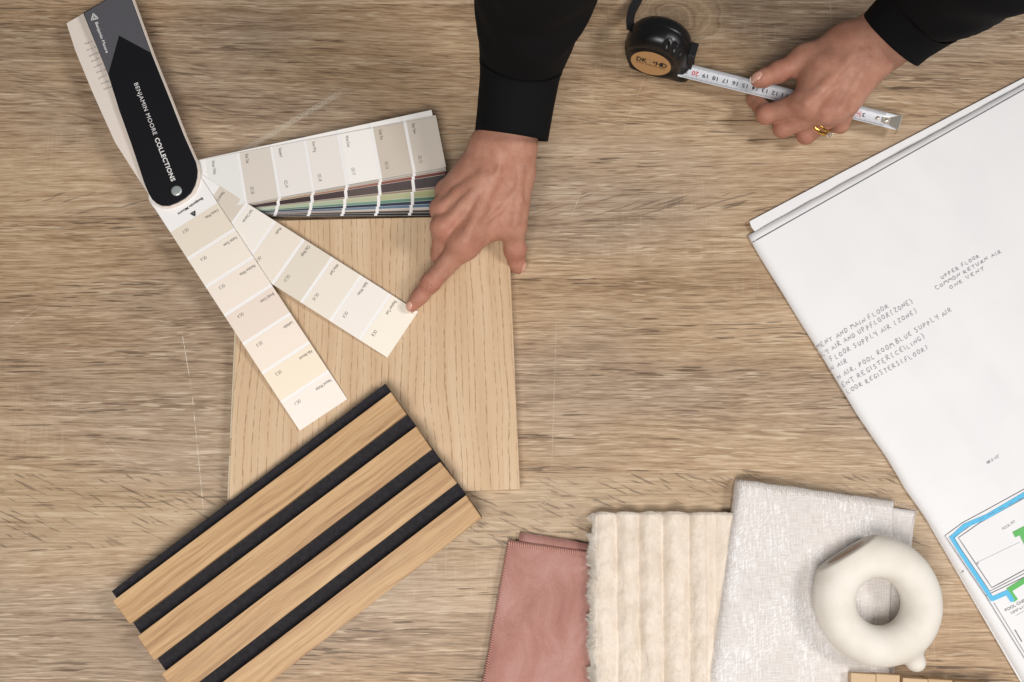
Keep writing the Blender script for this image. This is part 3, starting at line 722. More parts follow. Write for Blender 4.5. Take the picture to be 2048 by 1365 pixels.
for k, (s, a, b, c) in enumerate([('MENT AND MAIN FLOOR', (1636, 700), (1781, 614), 9), ('LY AIR AND UPPFLOOR(ZONE)', (1645, 713), (1831, 603), 9.5), ('FLOOR SUPPLY AIR (ZONE)', (1664, 724), (1839, 623), 9.5), ('N AIR', (1663, 742), (1698, 724), 8.5),
        ('N AIR, POOL ROOM BLUE SUPPLY AIR', (1677, 760), (1907, 621), 9.5), ('ENT REGISTER(CEILING)', (1686, 776), (1856, 674), 9.5), ('LOOR REGISTERS(FLOOR)', (1696, 789), (1861, 696), 9),
        ('UPPER FLOOR', (1884, 559), (1962, 513), 7.2), ('COMMON RETURN AIR', (1873, 580), (2006, 504), 7.2), ('ONE VENT', (1901, 579), (1972, 538), 7)]):
    handwrite(s, a, b, c, k)
pa = plan_at
pline([(1904, 1076), (1930, 1052), (1975, 1033), (2048, 990), (2075, 975)], 8.5, M['blue'], 'marker_line')
pline([(1902, 1072), (1925, 1110), (1955, 1155), (1986, 1201)], 8.5, M['blue'], 'marker_line')
pline([(1983, 1199), (2018, 1184)], 8.5, M['blue'], 'marker_line'); pline([(2012, 1182), (2026, 1203)], 8.5, M['blue'], 'marker_line')
pline([(2016, 1182), (2048, 1162), (2070, 1150)], 9.5, M['green'], 'marker_line'); pline([(2018, 1182), (2032, 1202)], 9.5, M['green'], 'marker_line')
pline([(2028, 1070), (2075, 1046)], 11, M['green'], 'marker_line'); pline([(2044, 1066), (2056, 1090)], 12, M['green'], 'marker_line')
for pts, wd in (([(2070, 967), (2048, 979), (1970, 1022), (1925, 1046), (1890, 1072), (1931, 1133), (1972, 1193), (2048, 1315), (2062, 1337)], 1.3), ([(2070, 985), (2048, 997), (1960, 1046), (1917, 1076), (1984, 1176), (2048, 1141), (2065, 1132)], 1.3),
                ([(2070, 982), (2048, 994), (1955, 1042), (1907, 1076), (1980, 1183), (2048, 1148), (2065, 1139)], 1.0), ([(1972, 1192), (2048, 1155), (2065, 1147)], 1.2), ([(1988, 1206), (2048, 1304), (2060, 1324)], 1.0), ([(2030, 1260), (2044, 1284)], 1.6)):
    pline(pts, wd, M['line'], 'plan_line')
for pts in ([(1950, 1128), (2040, 1085)], [(2032, 1232), (2060, 1216)]): pline(pts, .8, M['print_pale'], 'plan_line')
text_px('48\'-5 1/2"', (1975, 929), (2000, 914), 5.6, pa, M['line'], top_sheet)
text_px('POOL PIT', (2007, 1061), (2032, 1045), 5.6, pa, M['print_grey'], top_sheet)
text_px('POOL CHEM', (2012, 1224), (2056, 1201), 6.2, pa, M['line'], top_sheet)
text_px('10\'0"x12\'8"', (2024, 1229), (2062, 1209), 5.2, pa, M['line'], top_sheet)
text_px('8"', (1955, 1130), (1960, 1127), 4.5, pa, M['line'], top_sheet); text_px("-9'", (1922, 1148), (1930, 1144), 4.5, pa, M['line'], top_sheet)

# ------------------------------------------------------------------ fabric swatches
def cloth_grid(cor, nu, nv, zf, name, mat, parent, edge=1.0, seed=1, th=.0016, smooth=True):
    """cor: px corners TL, TR, BR, BL; zf(u,v) height; returns object and mapper"""
    TL, TR, BR, BL = [np.array(c, float) for c in cor]
    def pq(u, v): return (TL * (1 - u) + TR * u) * (1 - v) + (BL * (1 - u) + BR * u) * v
    V = []; UV = []
    for i in range(nu):
        for j in range(nv):
            u, v = i / (nu - 1), j / (nv - 1); p = pq(u, v)
            if i in (0, nu - 1): p = p + [edge * 2 * float(vnoise([[v * 14, i * .1]], seed)[0]) + edge * float(vnoise([[v * 60, i * .1]], seed + 2)[0]), 0]
            if j in (0, nv - 1): p = p + [0, edge * 2 * float(vnoise([[u * 14, j * .1]], seed + 1)[0])]
            V.append(at(p[0], p[1], zf(u, v)))
    V = np.array(V); n = len(V); o0 = V[0]
    bt = V - [0, 0, th]; Fc = grid_faces(nu, nv); Fb = [tuple(k + n for k in f[::-1]) for f in Fc]
    bd = [i * nv for i in range(nu)] + [(nu - 1) * nv + j for j in range(1, nv)] + [i * nv + nv - 1 for i in range(nu - 2, -1, -1)] + [j for j in range(nv - 2, 0, -1)]
    sk = [(bd[k], bd[(k + 1) % len(bd)], n + bd[(k + 1) % len(bd)], n + bd[k]) for k in range(len(bd))]
    A_ = np.vstack([V, bt]); Fall = [f[::-1] for f in Fc + Fb] + sk
    ob = mesh(name, A_, Fall, mat, parent, smooth=smooth, attr={'guv': np.c_[A_[:, 0] - o0[0], A_[:, 1] - o0[1]]})
    return ob, (lambda u, v, dz=0.: (lambda p: at(p[0], p[1], zf(u, v) + dz))(pq(u, v))), pq
n1 = lambda a, b, s: float(vnoise([[a, b]], s)[0])
vel = empty('velvet_swatch', at(1075, 1230, 0), 'folded dusty pink velvet swatch with stitched edges', 'fabric swatch')
cloth_grid([(1040, 1064), (1215, 1094), (1225, 1500), (985, 1500)], 14, 20, lambda u, v: .0045 + .0012 * n1(u * 3, v * 4, 12), 'back_layer', M['velvet'], vel, .8, 3)
edge_fall = lambda u, v: min(1, u / .06) * min(1, v / .03)
_, vm, _ = cloth_grid([(1016, 1080), (1215, 1107), (1225, 1520), (936, 1520)], 36, 60, lambda u, v: .0085 + .0022 * n1(u * 3.2, v * 5, 21) - .0022 * (1 - edge_fall(u, v)), 'front_layer', M['velvet'], vel, .7, 4)
mb = MB()
for k in range(46):
    u = .01 + k / 46; 
    if u < .95: mb.tube([vm(u, .002, .0002), vm(u + .006, .010, .0008), vm(u + .014, .026, .0008)], [.0003, .0006, .0003], 5)
for k in range(92):
    v = .01 + k / 92; mb.tube([vm(.002, v, .0002), vm(.012, v + .003, .0008), vm(.030, v + .008, .0008)], [.0003, .0005, .0003], 5)
tag(mb.build('edge_stitching', M['pink_thread'], vel, smooth=True), kind='stuff')

fur = empty('faux_fur_swatch', at(1320, 1200, 0), 'cream ribbed faux fur swatch between velvet and silver cloth', 'fabric swatch')
seam_u = [.0, .165, .325, .492, .680, .865, 1.06]
def rib(u):
    for a, b in zip(seam_u[:-1], seam_u[1:]):
        if a <= u <= b: return math.sin(math.pi * (u - a) / (b - a)) ** .75
    return 0
fz = lambda u, v: .0085 + (.0066 * rib(min(max(u + .010 * n1(v * 5, u * 2, 31), 0), 1.05)) * (1 + .6 * n1(u * 6, v * 9, 17)) + .0016 * n1(u * 14, v * 22, 8) + .0008 * n1(u * 30, v * 50, 9)) * (1 if u < .8 else .55)
FC = [(1186, 1026), (1468, 1028), (1470, 1480), (1189, 1480)]
fb, fm, fpq = cloth_grid(FC, 130, 110, fz, 'pile_backing', M['fur'], fur, 1.4, 6, .008)
gv = np.empty(len(fb.data.vertices) * 3, np.float32); fb.data.vertices.foreach_get('co', gv); gv = gv.reshape(-1, 3)[:130 * 110].reshape(130, 110, 3).astype(float) + origin_of(fur)
NS = 60000
U = RNG.random(NS); Vv = RNG.random(NS) * .78
U[:20000] = RNG.random(20000) * .03; Vv[20000:26000] = RNG.random(6000) * .012
fi, fj = U * 128.99, Vv * 108.99; i0, j0 = fi.astype(int), fj.astype(int); fu, fv = (fi - i0)[:, None], (fj - j0)[:, None]
P = (gv[i0, j0] * (1 - fu) + gv[i0 + 1, j0] * fu) * (1 - fv) + (gv[i0, j0 + 1] * (1 - fu) + gv[i0 + 1, j0 + 1] * fu) * fv
nb = vnoise(np.c_[U * 9, Vv * 14], 40); na = vnoise(np.c_[U * 30, Vv * 46], 41)
ang = nb * 5.0 + na * 2.2 - math.pi * .5
keep = (U < .03) | (Vv < .012) | (RNG.random(NS) < .04); U, Vv, P, nb, na, ang = U[keep], Vv[keep], P[keep], nb[keep], na[keep], ang[keep]; NS = len(U)
left = U < .03; top_ = Vv < .012
ang = np.where(left, math.pi + nb * 2.4 + na * 1.6, np.where(top_, math.pi / 2 + nb * 2, ang))
lean = np.where(left | top_, 1.3, .30 + .55 * np.abs(vnoise(np.c_[U * 14, Vv * 20], 44)) * 2)
Lf = (.0014 + .0014 * RNG.random(NS)) * np.where(left, 1.7, 1.0)
ribs = np.array([rib(min(max(x, 0), 1.05)) for x in U]); Lf *= .35 + .65 * ribs * np.where(U > .8, .7, 1)
Lf = np.where(left, .0050 + .0055 * RNG.random(NS), Lf)
D3 = np.c_[np.cos(ang) * lean, np.sin(ang) * lean, .55 + .5 * RNG.random(NS)]; D3 *= (Lf / np.linalg.norm(D3, axis=1))[:, None]
ra = RNG.random(NS) * 6.283; SD = np.c_[np.cos(ra), np.sin(ra), np.zeros(NS)] * .00030
P[:, 2] -= .0004
FV = np.empty((NS, 3, 3)); FV[:, 0] = P - SD; FV[:, 1] = P + SD; FV[:, 2] = P + D3
fo = mesh('fur_pile', FV.reshape(-1, 3), np.arange(NS * 3).reshape(-1, 3), M['fur_hair'], fur); tag(fo, kind='stuff')

lin = empty('linen_swatch', at(1620, 1160, 0), 'silvery white woven linen swatch folded under the ring vase', 'fabric swatch')
cloth_grid([(1700, 1000), (1832, 1024), (1788, 1346), (1640, 1346)], 20, 40, lambda u, v: .0040 + .001 * n1(u * 3, v * 6, 2), 'back_layer', M['linen'], lin, 1.2, 14, .0012)
fall = lambda u: 1 - math.exp(-u / .025)
lz = lambda u, v: .0065 + .0110 * fall(u) - .0085 * max(0, (u - .45) / .55) ** 1.0 + .0022 * n1(u * 4, v * 4, 33) + .0008 * n1(u * 12, v * 16, 35) - .002 * math.exp(-v / .02)
LL = [(1471, 958), (1787, 1003), (1775, 1470), (1400, 1470)]
_, lm, lpq = cloth_grid(LL, 70, 90, lz, 'front_layer', M['linen'], lin, 1.0, 16, .0030)
mb = MB()
for k in range(70):
    u = .012 + k / 71; s_ = (.010 + .006 * random.random())
    mb.tube([lm(u, -.003, -.0006), lm(u + .004, s_, .0012), lm(u + .010, s_ * 2.2, .0004)], [.00025, .00045, .00025], 5)
for k in range(26):   # loose threads along the raw side
    u, v = 0.0, .35 + random.random() * .5; p = lm(u, v, .0002); mb.tube([p, p + [-.001 - .002 * random.random(), .002 * random.uniform(-1, 1), -.002]], [.00018, .0001], 4)
tag(mb.build('edge_stitching', M['grey_thread'], lin, smooth=True), kind='stuff')
mb = MB()
q_ = [(1787, 1008), (1810, 1015), (1832, 1024), (1826, 1040), (1818, 1080), (1812, 1110)]
for a, b in zip(q_[:-1], q_[1:]):
    for k in range(9):
        s_ = np.array(a) + (np.array(b) - np.array(a)) * (k + random.random()) / 9; p = at(s_[0], s_[1], .0044); mb.tube([p, p + [.0015 + .0025 * random.random(), .003 * random.uniform(-.2, 1), -.001]], [.00018, .0001], 4)
tag(mb.build('frayed_thread', M['grey_thread'], lin), kind='stuff')

# ------------------------------------------------------------------ ring vase
VC = at(1757, 1205, .031); RM, RT = .0393, .0180
va_px = unit(np.array([1697, 1106]) - np.array([1757, 1206])); va = np.array([va_px[0], -va_px[1], 0])        # towards the mouth
vs_ = np.array([-va[1], va[0], 0])
foot = at(1840, 1338, .024)
def vase_sdf(P):
    q = P - VC.astype(np.float32)
    a = q @ va.astype(np.float32); s = q @ vs_.astype(np.float32); z = q[:, 2]
    rr = np.sqrt(a * a + s * s); ang_ = a / (rr + 1e-6)
    rt = RT + .0016 * np.clip(ang_, 0, 1)
    d = np.sqrt((rr - RM - .0012 * ang_) ** 2 + (z * 1.03) ** 2) - rt
    axis = unit(foot - VC)
    d = smin(d, cap(P, VC + axis * .050, VC + axis * .0615, .0100, .0088), .007)
    # shoulders of the neck, cut flat at the mouth
    nk = np.sqrt((s / 1.55) ** 2 + (z * 1.12) ** 2) - .0155
    nk = smax(nk, .036 - a, .008); d = smin(d, nk, .010)
    cut = a * math.cos(R(3)) + z * math.sin(R(3)) - .0520
    d = smax(d, cut, .0022)
    hol = np.sqrt((s / 1.75) ** 2 + (z * 1.1) ** 2) - .0112
    hol = smax(hol, .040 - a + 8 * s * s, .006)
    return smax(d, -hol, .0018)
V, Q, G = nets(vase_sdf, VC - [.078, .078, .03], VC + [.078, .078, .03], .0012)
vase = mesh('ring_vase', V, Q, M['ceramic'], None, True, loc=(VC[0], VC[1], VC[2] - RT))
qv = V - VC; inn = ((qv @ va) > .036) & (np.sqrt(((qv @ vs_) / 1.75) ** 2 + (qv[:, 2] * 1.1) ** 2) < .0118) & ((qv @ va) * math.cos(R(3)) + qv[:, 2] * math.sin(R(3)) < .0512)
vase.data.materials.append(M['ceramic_in'])
mi = np.zeros(len(Q), np.int32); mi[inn[Q].all(1)] = 1; vase.data.polygons.foreach_set('material_index', mi)
tag(vase, 'off-white ceramic ring vase with a round hole lying on the linen swatch', 'vase')

# ------------------------------------------------------------------ wood block sample at the lower edge
blk = empty('wood_block_sample', at(1800, 1400, 0), 'stepped light wood block sample at the bottom edge below the vase', 'wood sample')
bz = .022
for i, (x0, x1, yo, z, m) in enumerate([(1702, 1752, 1346, .0225, 'block_a'), (1752.6, 1800, 1348, .0215, 'block_a'), (1806, 1856, 1356, .0225, 'block_a'), (1856.6, 1905, 1358, .0213, 'block_b'), (1911, 1990, 1363, .0200, 'block_b')]):
    q = [at(x0, yo, z), at(x0 - 1, yo + 90, z), at(x1, yo + 93, z), at(x1, yo + (x1 - x0) * .06, z)]
    V, Fc = prism(q, z - .001, bev=.0008); mesh('block', V, Fc, M['plank'] if 0 else M[m], blk)

# ------------------------------------------------------------------ tape measure
BP = [(1358, 140), (1400, 150.5), (1512, 178), (1600, 200), (1700, 224), (1796, 248)]
BZ = [.0170, .0180, .0225, .0235, .0215, .0170]
bx = np.array([p[0] for p in BP], float)
def blade_pt(px, v, dz=0.0):
    """v -1..1 across the blade (1 = far side)"""
    y = np.interp(px, bx, [p[1] for p in BP]); z = float(np.interp(px, bx, BZ)); c = at(px, y, z)
    c2 = at(px + 4, np.interp(px, bx, [p[1] for p in BP]) + 4 * .2455, z); e = unit(c2 - c); s = np.array([-e[1], e[0], 0])
    return c + s * v * .0079 + np.array([0, 0, .0020 * v * v + dz])
tape = empty('tape_measure', at(1310, 130, 0), 'black tape measure with kraft label, its blade pulled out under the hand', 'tape measure')
xs = np.linspace(1358, 1794, 90); vs2 = np.linspace(-1, 1, 9)
V = np.array([blade_pt(x, v) for x in xs for v in vs2]); nV = len(V); Fc = [f[::-1] for f in grid_faces(90, 9)]
V2 = np.vstack([V, V - [0, 0, .0003]]); blade = mesh('blade', V2, Fc + [tuple(i + nV for i in f[::-1]) for f in Fc] + [(i * 9, (i + 1) * 9, nV + (i + 1) * 9, nV + i * 9) for i in range(89)] + [((i + 1) * 9 + 8, i * 9 + 8, nV + i * 9 + 8, nV + (i + 1) * 9 + 8) for i in range(89)], M['blade'], tape, True)
x21, x4 = 1375.0, 1712.0
# numerals sit every centimetre from the hook; the blade coordinate of n cm
cmx = lambda n: x4 + (4 - n) * (x4 - x21) / 17.0
mb = MB()
for mm in range(12, 222):
    x = cmx(mm / 10.0)
    if x < 1366: continue
    l1 = .24 if mm % 10 and mm % 5 else (.34 if mm % 10 else .42)
    for side in (-1, 1):
        ln = l1 if side < 0 else (.34 if mm % 10 else .44)
        mb.ribbon([blade_pt(x, side * .97, .00028), blade_pt(x, side * (.97 - ln * .5), .00028), blade_pt(x, side * (.97 - ln), .00028)], .00030)
mb.build('tick_marks', M['print_dark'], blade)
def num(s, n, mat, cap_=.56, wd_=None, bold=.01, v0=None):
    wpx = wd_ if wd_ else len(s) * 5.4
    c = cmx(n) - 4.5
    text_map(s, lambda x, y: blade_pt(c + wpx / 2 - x * wpx, (cap_ * .5 if v0 is None else v0) - y * cap_ - .02, .0003), mat, blade, 'numeral', bold)
for k in list(range(11, 22)) + [3, 4]:
    num(str(k), k, M['red'] if k % 10 == 0 else M['print_black'], .66 if k % 10 == 0 else .56, 13 if k % 10 == 0 else None)
num('3m', 3.55, M['red'], .42, 9)
mb = MB(); cx = cmx(3.62) - 4.5; fr = [(-6.5, -.36), (6.5, -.36), (6.5, .36), (-6.5, .36), (-6.5, -.36)]
for a, b in zip(fr[:-1], fr[1:]): mb.ribbon([blade_pt(cx + a[0] + (b[0] - a[0]) * k / 3, a[1] + (b[1] - a[1]) * k / 3, .0003) for k in range(4)], .0003)
mb.build('number_frame', M['red'], blade)
num('0', 5.0, M['red'], .66, 7)
# hook: plate with rivets and a bent lip
mb = MB(); hp = [(1763, -.35), (1770, -.55), (1778, -.5), (1797, -1.05), (1799, 1.05), (1779, .5), (1770, .55), (1763, .35)]
V = [blade_pt(p, v, .0009) for p, v in hp]; n = len(V); V += [v - np.array([0, 0, .0005]) for v in V]
mb.add(V, [tuple(range(n)), tuple(range(n, 2 * n))[::-1]] + [(k, n + k, n + (k + 1) % n, (k + 1) % n) for k in range(n)])
a, b = blade_pt(1797, -1.05, .0009), blade_pt(1799, 1.05, .0009); e = unit(blade_pt(1799, 0) - blade_pt(1780, 0))
lip = [a, b, b - np.array([0, 0, .004]), (a + b) / 2 + e * .001 - np.array([0, 0, .0115]) , a - np.array([0, 0, .0105]) - (b - a) * .02]
lip2 = [p + e * .0006 for p in lip]; n = len(lip)
mb.add(lip + lip2, [tuple(range(n))[::-1], tuple(range(n, 2 * n))] + [(k, (k + 1) % n, n + (k + 1) % n, n + k) for k in range(n)])
hook = mb.build('end_hook', M['steel'], tape)
for x_ in (1755, 1772, 1787):
    c = blade_pt(x_, 0, .0010); mb = MB(); V = []; n = 12
    for r, z in ((.0021, 0), (.0020, .0006), (.0012, .0010)): V += [c + np.array([r * math.cos(2 * math.pi * k / n), r * math.sin(2 * math.pi * k / n), z]) for k in range(n)]
    mb.add(V, [(r * n + k, r * n + (k + 1) % n, (r + 1) * n + (k + 1) % n, (r + 1) * n + k) for r in range(2) for k in range(n)] + [tuple(2 * n + k for k in range(n))]); mb.build('rivet', M['steel'], hook, True)
# case, standing on its base
cb = at(1300, 158, 0)                        # foot of the front face, middle
e1 = unit(at(1350, 172, 0) - cb); e1[2] = 0; e1 = unit(e1); eb = np.array([-e1[1], e1[0], 0])      # eb: to the back
lean = R(6); eu = unit(np.array([0, 0, 1]) * math.cos(lean) + eb * math.sin(lean)); en = unit(np.cross(e1, eu))    # en: front normal
if en @ eb > 0: en = -en
CS = 1.07; CT = .0168                                    # half thickness
cc = cb - en * CT * CS
def case_sdf(P):
    q = (P - cc.astype(np.float32)) / CS; a = q @ e1.astype(np.float32); h = q @ eu.astype(np.float32); w_ = q @ en.astype(np.float32)
    rd = .0290 - .0004
    d2 = np.sqrt((a + .001) ** 2 + (h - .0305) ** 2) - .0305
    bx_ = np.maximum(np.abs(a - .0040) - .0270, np.abs(h - .0105) - .0100)
    d2 = smin(d2, bx_, .016)
    ft = np.maximum(np.abs(a - .0265) - .0095, np.abs(h - .0072) - .0070); d2 = smin(d2, ft, .006)
    d = smax(d2, np.abs(w_) - CT, .015)
    # recess round the label, finger grips on the shoulder
    rl = np.sqrt(((a + .0035) / 1.12) ** 2 + (h - .0255) ** 2)
    d = d + .0011 * np.exp(-((rl - .0205) / .0014) ** 2) * (w_ > 0)
    for k, (ga, gh) in enumerate([(.006, .0545), (.0130, .0515), (.0190, .0470)]):
        g = np.sqrt((a - ga) ** 2 * 2.2 + (h - gh) ** 2 * .7 + ((w_ - .0125)) ** 2 * .6); d = d + .0016 * np.exp(-(g / .0035) ** 2)
    d = d + .0006 * np.exp(-((w_) / .0006) ** 2)          # parting line
    return d * CS
V, Q, G = nets(case_sdf, cc - .055 + np.array([0, 0, .054]), cc + np.array([.058, .058, .080]), .0009)
case = mesh('case', V, Q, M['plastic'], tape, True)
V = []; n = 40; LC = lambda a, h, dz=.0008: cc + e1 * a * 1.02 + eu * h * CS + en * (CT * CS + dz)
mesh('kraft_label', [LC(-.0035 + .0202 * math.cos(2 * math.pi * k / n), .0255 + .0180 * math.sin(2 * math.pi * k / n), .0004) for k in range(n)], [tuple(range(n))], M['kraft'], case)
def lab_text(s, a0, a1, h0, ch, b, mat='print_black'): text_map(s, lambda x, y: LC(a0 + (a1 - a0) * x, h0 + ch * y, .0008), M[mat], case, 'lettering', b)
lab_text('DK', -.0185, -.0075, .0255, .0062, .03); lab_text('B', -.0068, -.0030, .0258, .0056, 0., 'block_b'); lab_text('+', -.0022, .0010, .0262, .0062, .02); lab_text('HD', .0012, .0125, .0255, .0062, .03)
lab_text('CUSTOM HOMES AND DESIGN', -.0185, .0115, .0222, .0020, .0)
mb = MB(); mb.add([LC(.0058 + a, .0255 + b, .0009) for a, b in ((0, 0), (.0026, 0), (.0026, .0062), (0, .0062))], [(0, 1, 2, 3)]); mb.build('logo_bar', M['print_black'], case)
# front mouth block and lock button
def boxl(a0, a1, h0, h1, w0, w1, name, mat, parent=tape, bev=.001):
    c0 = lambda a, h, w_: cc + (e1 * a + eu * h + en * w_) * CS
    q = [c0(a0, h1, w0), c0(a0, h1, w1), c0(a1, h1, w1), c0(a1, h1, w0)]
    qq = np.array(q); cr = np.cross(qq[1] - qq[0], qq[2] - qq[0])
    if cr @ eu < 0: q = q[::-1]
    V, Fc = prism(q, (h1 - h0) * CS, -eu, bev); return mesh(name, V, Fc, mat, parent, False)
boxl(.0270, .0345, .0200, .0400, -.0085, .0085, 'lock_button', M['rubber'], tape, .002)
st = [at(1262, 62, .040), at(1260, 40, .030), at(1264, 20, .014), at(1276, 0, .006), at(1290, -40, .003), at(1330, -90, .003)]
k = np.linspace(0, len(st) - 1, 26); stp = np.array([np.interp(k, range(len(st)), [p[i] for p in st]) for i in range(3)]).T
for _ in range(3): stp[1:-1] = (stp[:-2] + 2 * stp[1:-1] + stp[2:]) / 4
mb = MB(); mb.ribbon(stp, .0095, up=(0.25, -.3, .9)); lo_ = MB(); 
v = np.array(mb.v); nV = len(v); Fc = mb.f
mesh('wrist_strap', np.vstack([v, v - [0, 0, .0014]]), [f[::-1] for f in Fc] + [tuple(i + nV for i in f) for f in Fc] + [(2 * i, 2 * i + 2, nV + 2 * i + 2, nV + 2 * i) for i in range(25)] + [(2 * i + 3, 2 * i + 1, nV + 2 * i + 1, nV + 2 * i + 3) for i in range(25)], M['strap'], tape)

# ------------------------------------------------------------------ the person: two hands and sleeves
person = empty('person', at(1350, -80, 0), 'person in black sleeves reaching in, one hand pointing, the other holding the tape', 'person')
def hand(spec, name, step=.0011):
    J = {k: at(v[0], v[1], v[2]) for k, v in spec['J'].items()}; r = {k: v[3] for k, v in spec['J'].items()}
    palm = spec['palm']; fingers = spec['fingers']; bumps = spec.get('bumps', [])
    joints = spec['joints']
    def sdf(P):
        d = None
        for a, b, k in palm:
            c = cap(P, J[a], J[b], r[a], r[b]); d = c if d is None else smin(d, c, k)
        fd = None
        for ch, kk in fingers:
            c = None
            for a, b in zip(ch[:-1], ch[1:]):
                q = cap(P, J[a], J[b], r[a], r[b]); c = q if c is None else smin(c, q, .004)
            d2 = c
            fd = (d2, kk) if fd is None else fd
            d = smin(d, c, kk)
        for p, rr, k in bumps:
            d = smin(d, np.linalg.norm(P - at(*p).astype(np.float32), axis=1) - rr, k)
        for A_, B_, rr, k in ridges: d = smin(d, cap(P, A_, B_, rr, rr), k)
        return d.astype(np.float32)
    ridges = []
    def hit(p):
        d_ = ray(*p); d_ /= np.linalg.norm(d_); t_ = (.13 - CAM[2]) / d_[2]
        for _ in range(60): t_ += max(-.002, min(.02, float(sdf((CAM + d_ * t_)[None].astype(np.float32))[0])))
        return CAM + d_ * t_
    new = []
    for pl, rr, sink, k in spec['ridges']:
        H = [hit(p) - np.array([0, 0, sink]) for p in pl]
        new += [(a, b, rr, k) for a, b in zip(H[:-1], H[1:])]
    ridges += new
    pts = np.array([J[k] for k in J]); rr = max(r.values()) + .006
    V, Q, G = nets(sdf, pts.min(0) - rr, pts.max(0) + rr, step)
    kn = np.zeros(len(V)); al = np.ones(len(V)); tp = np.zeros(len(V))
    for j, (prev, nxt, rad) in joints.items():
        dv = V - J[j]; g = np.exp(-((dv ** 2).sum(1)) / (rad ** 2)); ax_ = unit(J[nxt] - J[prev]); m = g > kn
        al = np.where(m, dv @ ax_, al); kn = np.maximum(kn, np.where(G[:, 2] > -.2, g, g * .4))
    kn = np.clip(kn * 1.6, 0, 1)
    for j in spec['tips']:
        tp = np.maximum(tp, np.exp(-((V - J[j]) ** 2).sum(1) / (.010 ** 2)))
    o = mesh(name, V, Q, M['skin'], person, True, {'knuckle': kn, 'along': al, 'tip': np.clip(tp, 0, 1) * .8, 'dorsal': np.clip(G[:, 2] * 1.5 + .3, 0, 1)})
    # nails
    for base, tip, nrm_, ln, wd, back in spec['nails']:
        bpt, tpt = J[base], J[tip]; ax_ = unit(tpt - bpt); n_ = np.array(nrm_, float); n_ = unit(n_ - ax_ * (n_ @ ax_)); sd = np.cross(ax_, n_)
        NVt = []; nu, nv = 9, 9
        for i in range(nu):
            for jj in range(nv):
                u = i / (nu - 1); v = jj / (nv - 1) * 2 - 1
                wl = wd * (math.sin(math.pi * (.16 + .84 * min(1, u * 1.7) * .42)) if u < .6 else (1 - .28 * ((u - .6) / .4) ** 2))
                a_ = v * 1.0
                x = sd * (math.sin(a_) * wl / 1.0) 
                p = tpt + ax_ * (back + (u - (.16 * v * v if u > .5 else -.10 * v * v)) * ln) + x
                # drop onto the finger surface along the normal
                q = p + n_ * (r[tip] + .004)
                for _ in range(12): q = q - n_ * np.clip(sdf(q[None].astype(np.float32))[0], -.002, .002)
                NVt.append(q + n_ * (.00030 if 0 < i and 0 < jj < nv - 1 else -.0003))
        ob = mesh('fingernail', NVt, grid_faces(nu, nv) if np.cross(NVt[nv] - NVt[0], NVt[1] - NVt[0]) @ n_ > 0 else [f[::-1] for f in grid_faces(nu, nv)], M['nail'], o, True)
        tipv = [NVt[(nu - 1) * nv + jj] + n_ * .0001 for jj in range(nv)] + [NVt[(nu - 2) * nv + jj] * .55 + NVt[(nu - 1) * nv + jj] * .45 + n_ * .00035 for jj in range(nv)] + [NVt[(nu - 1) * nv + jj] + ax_ * .0007 + n_ * .0001 for jj in range(nv)]
        mesh('nail_edge', tipv, [(jj, jj + 1, nv + jj + 1, nv + jj) for jj in range(nv - 1)] + [(jj + 1, jj, 2 * nv + jj, 2 * nv + jj + 1) for jj in range(nv - 1)], M['nail_edge'], o, True)
    return o, J, sdf
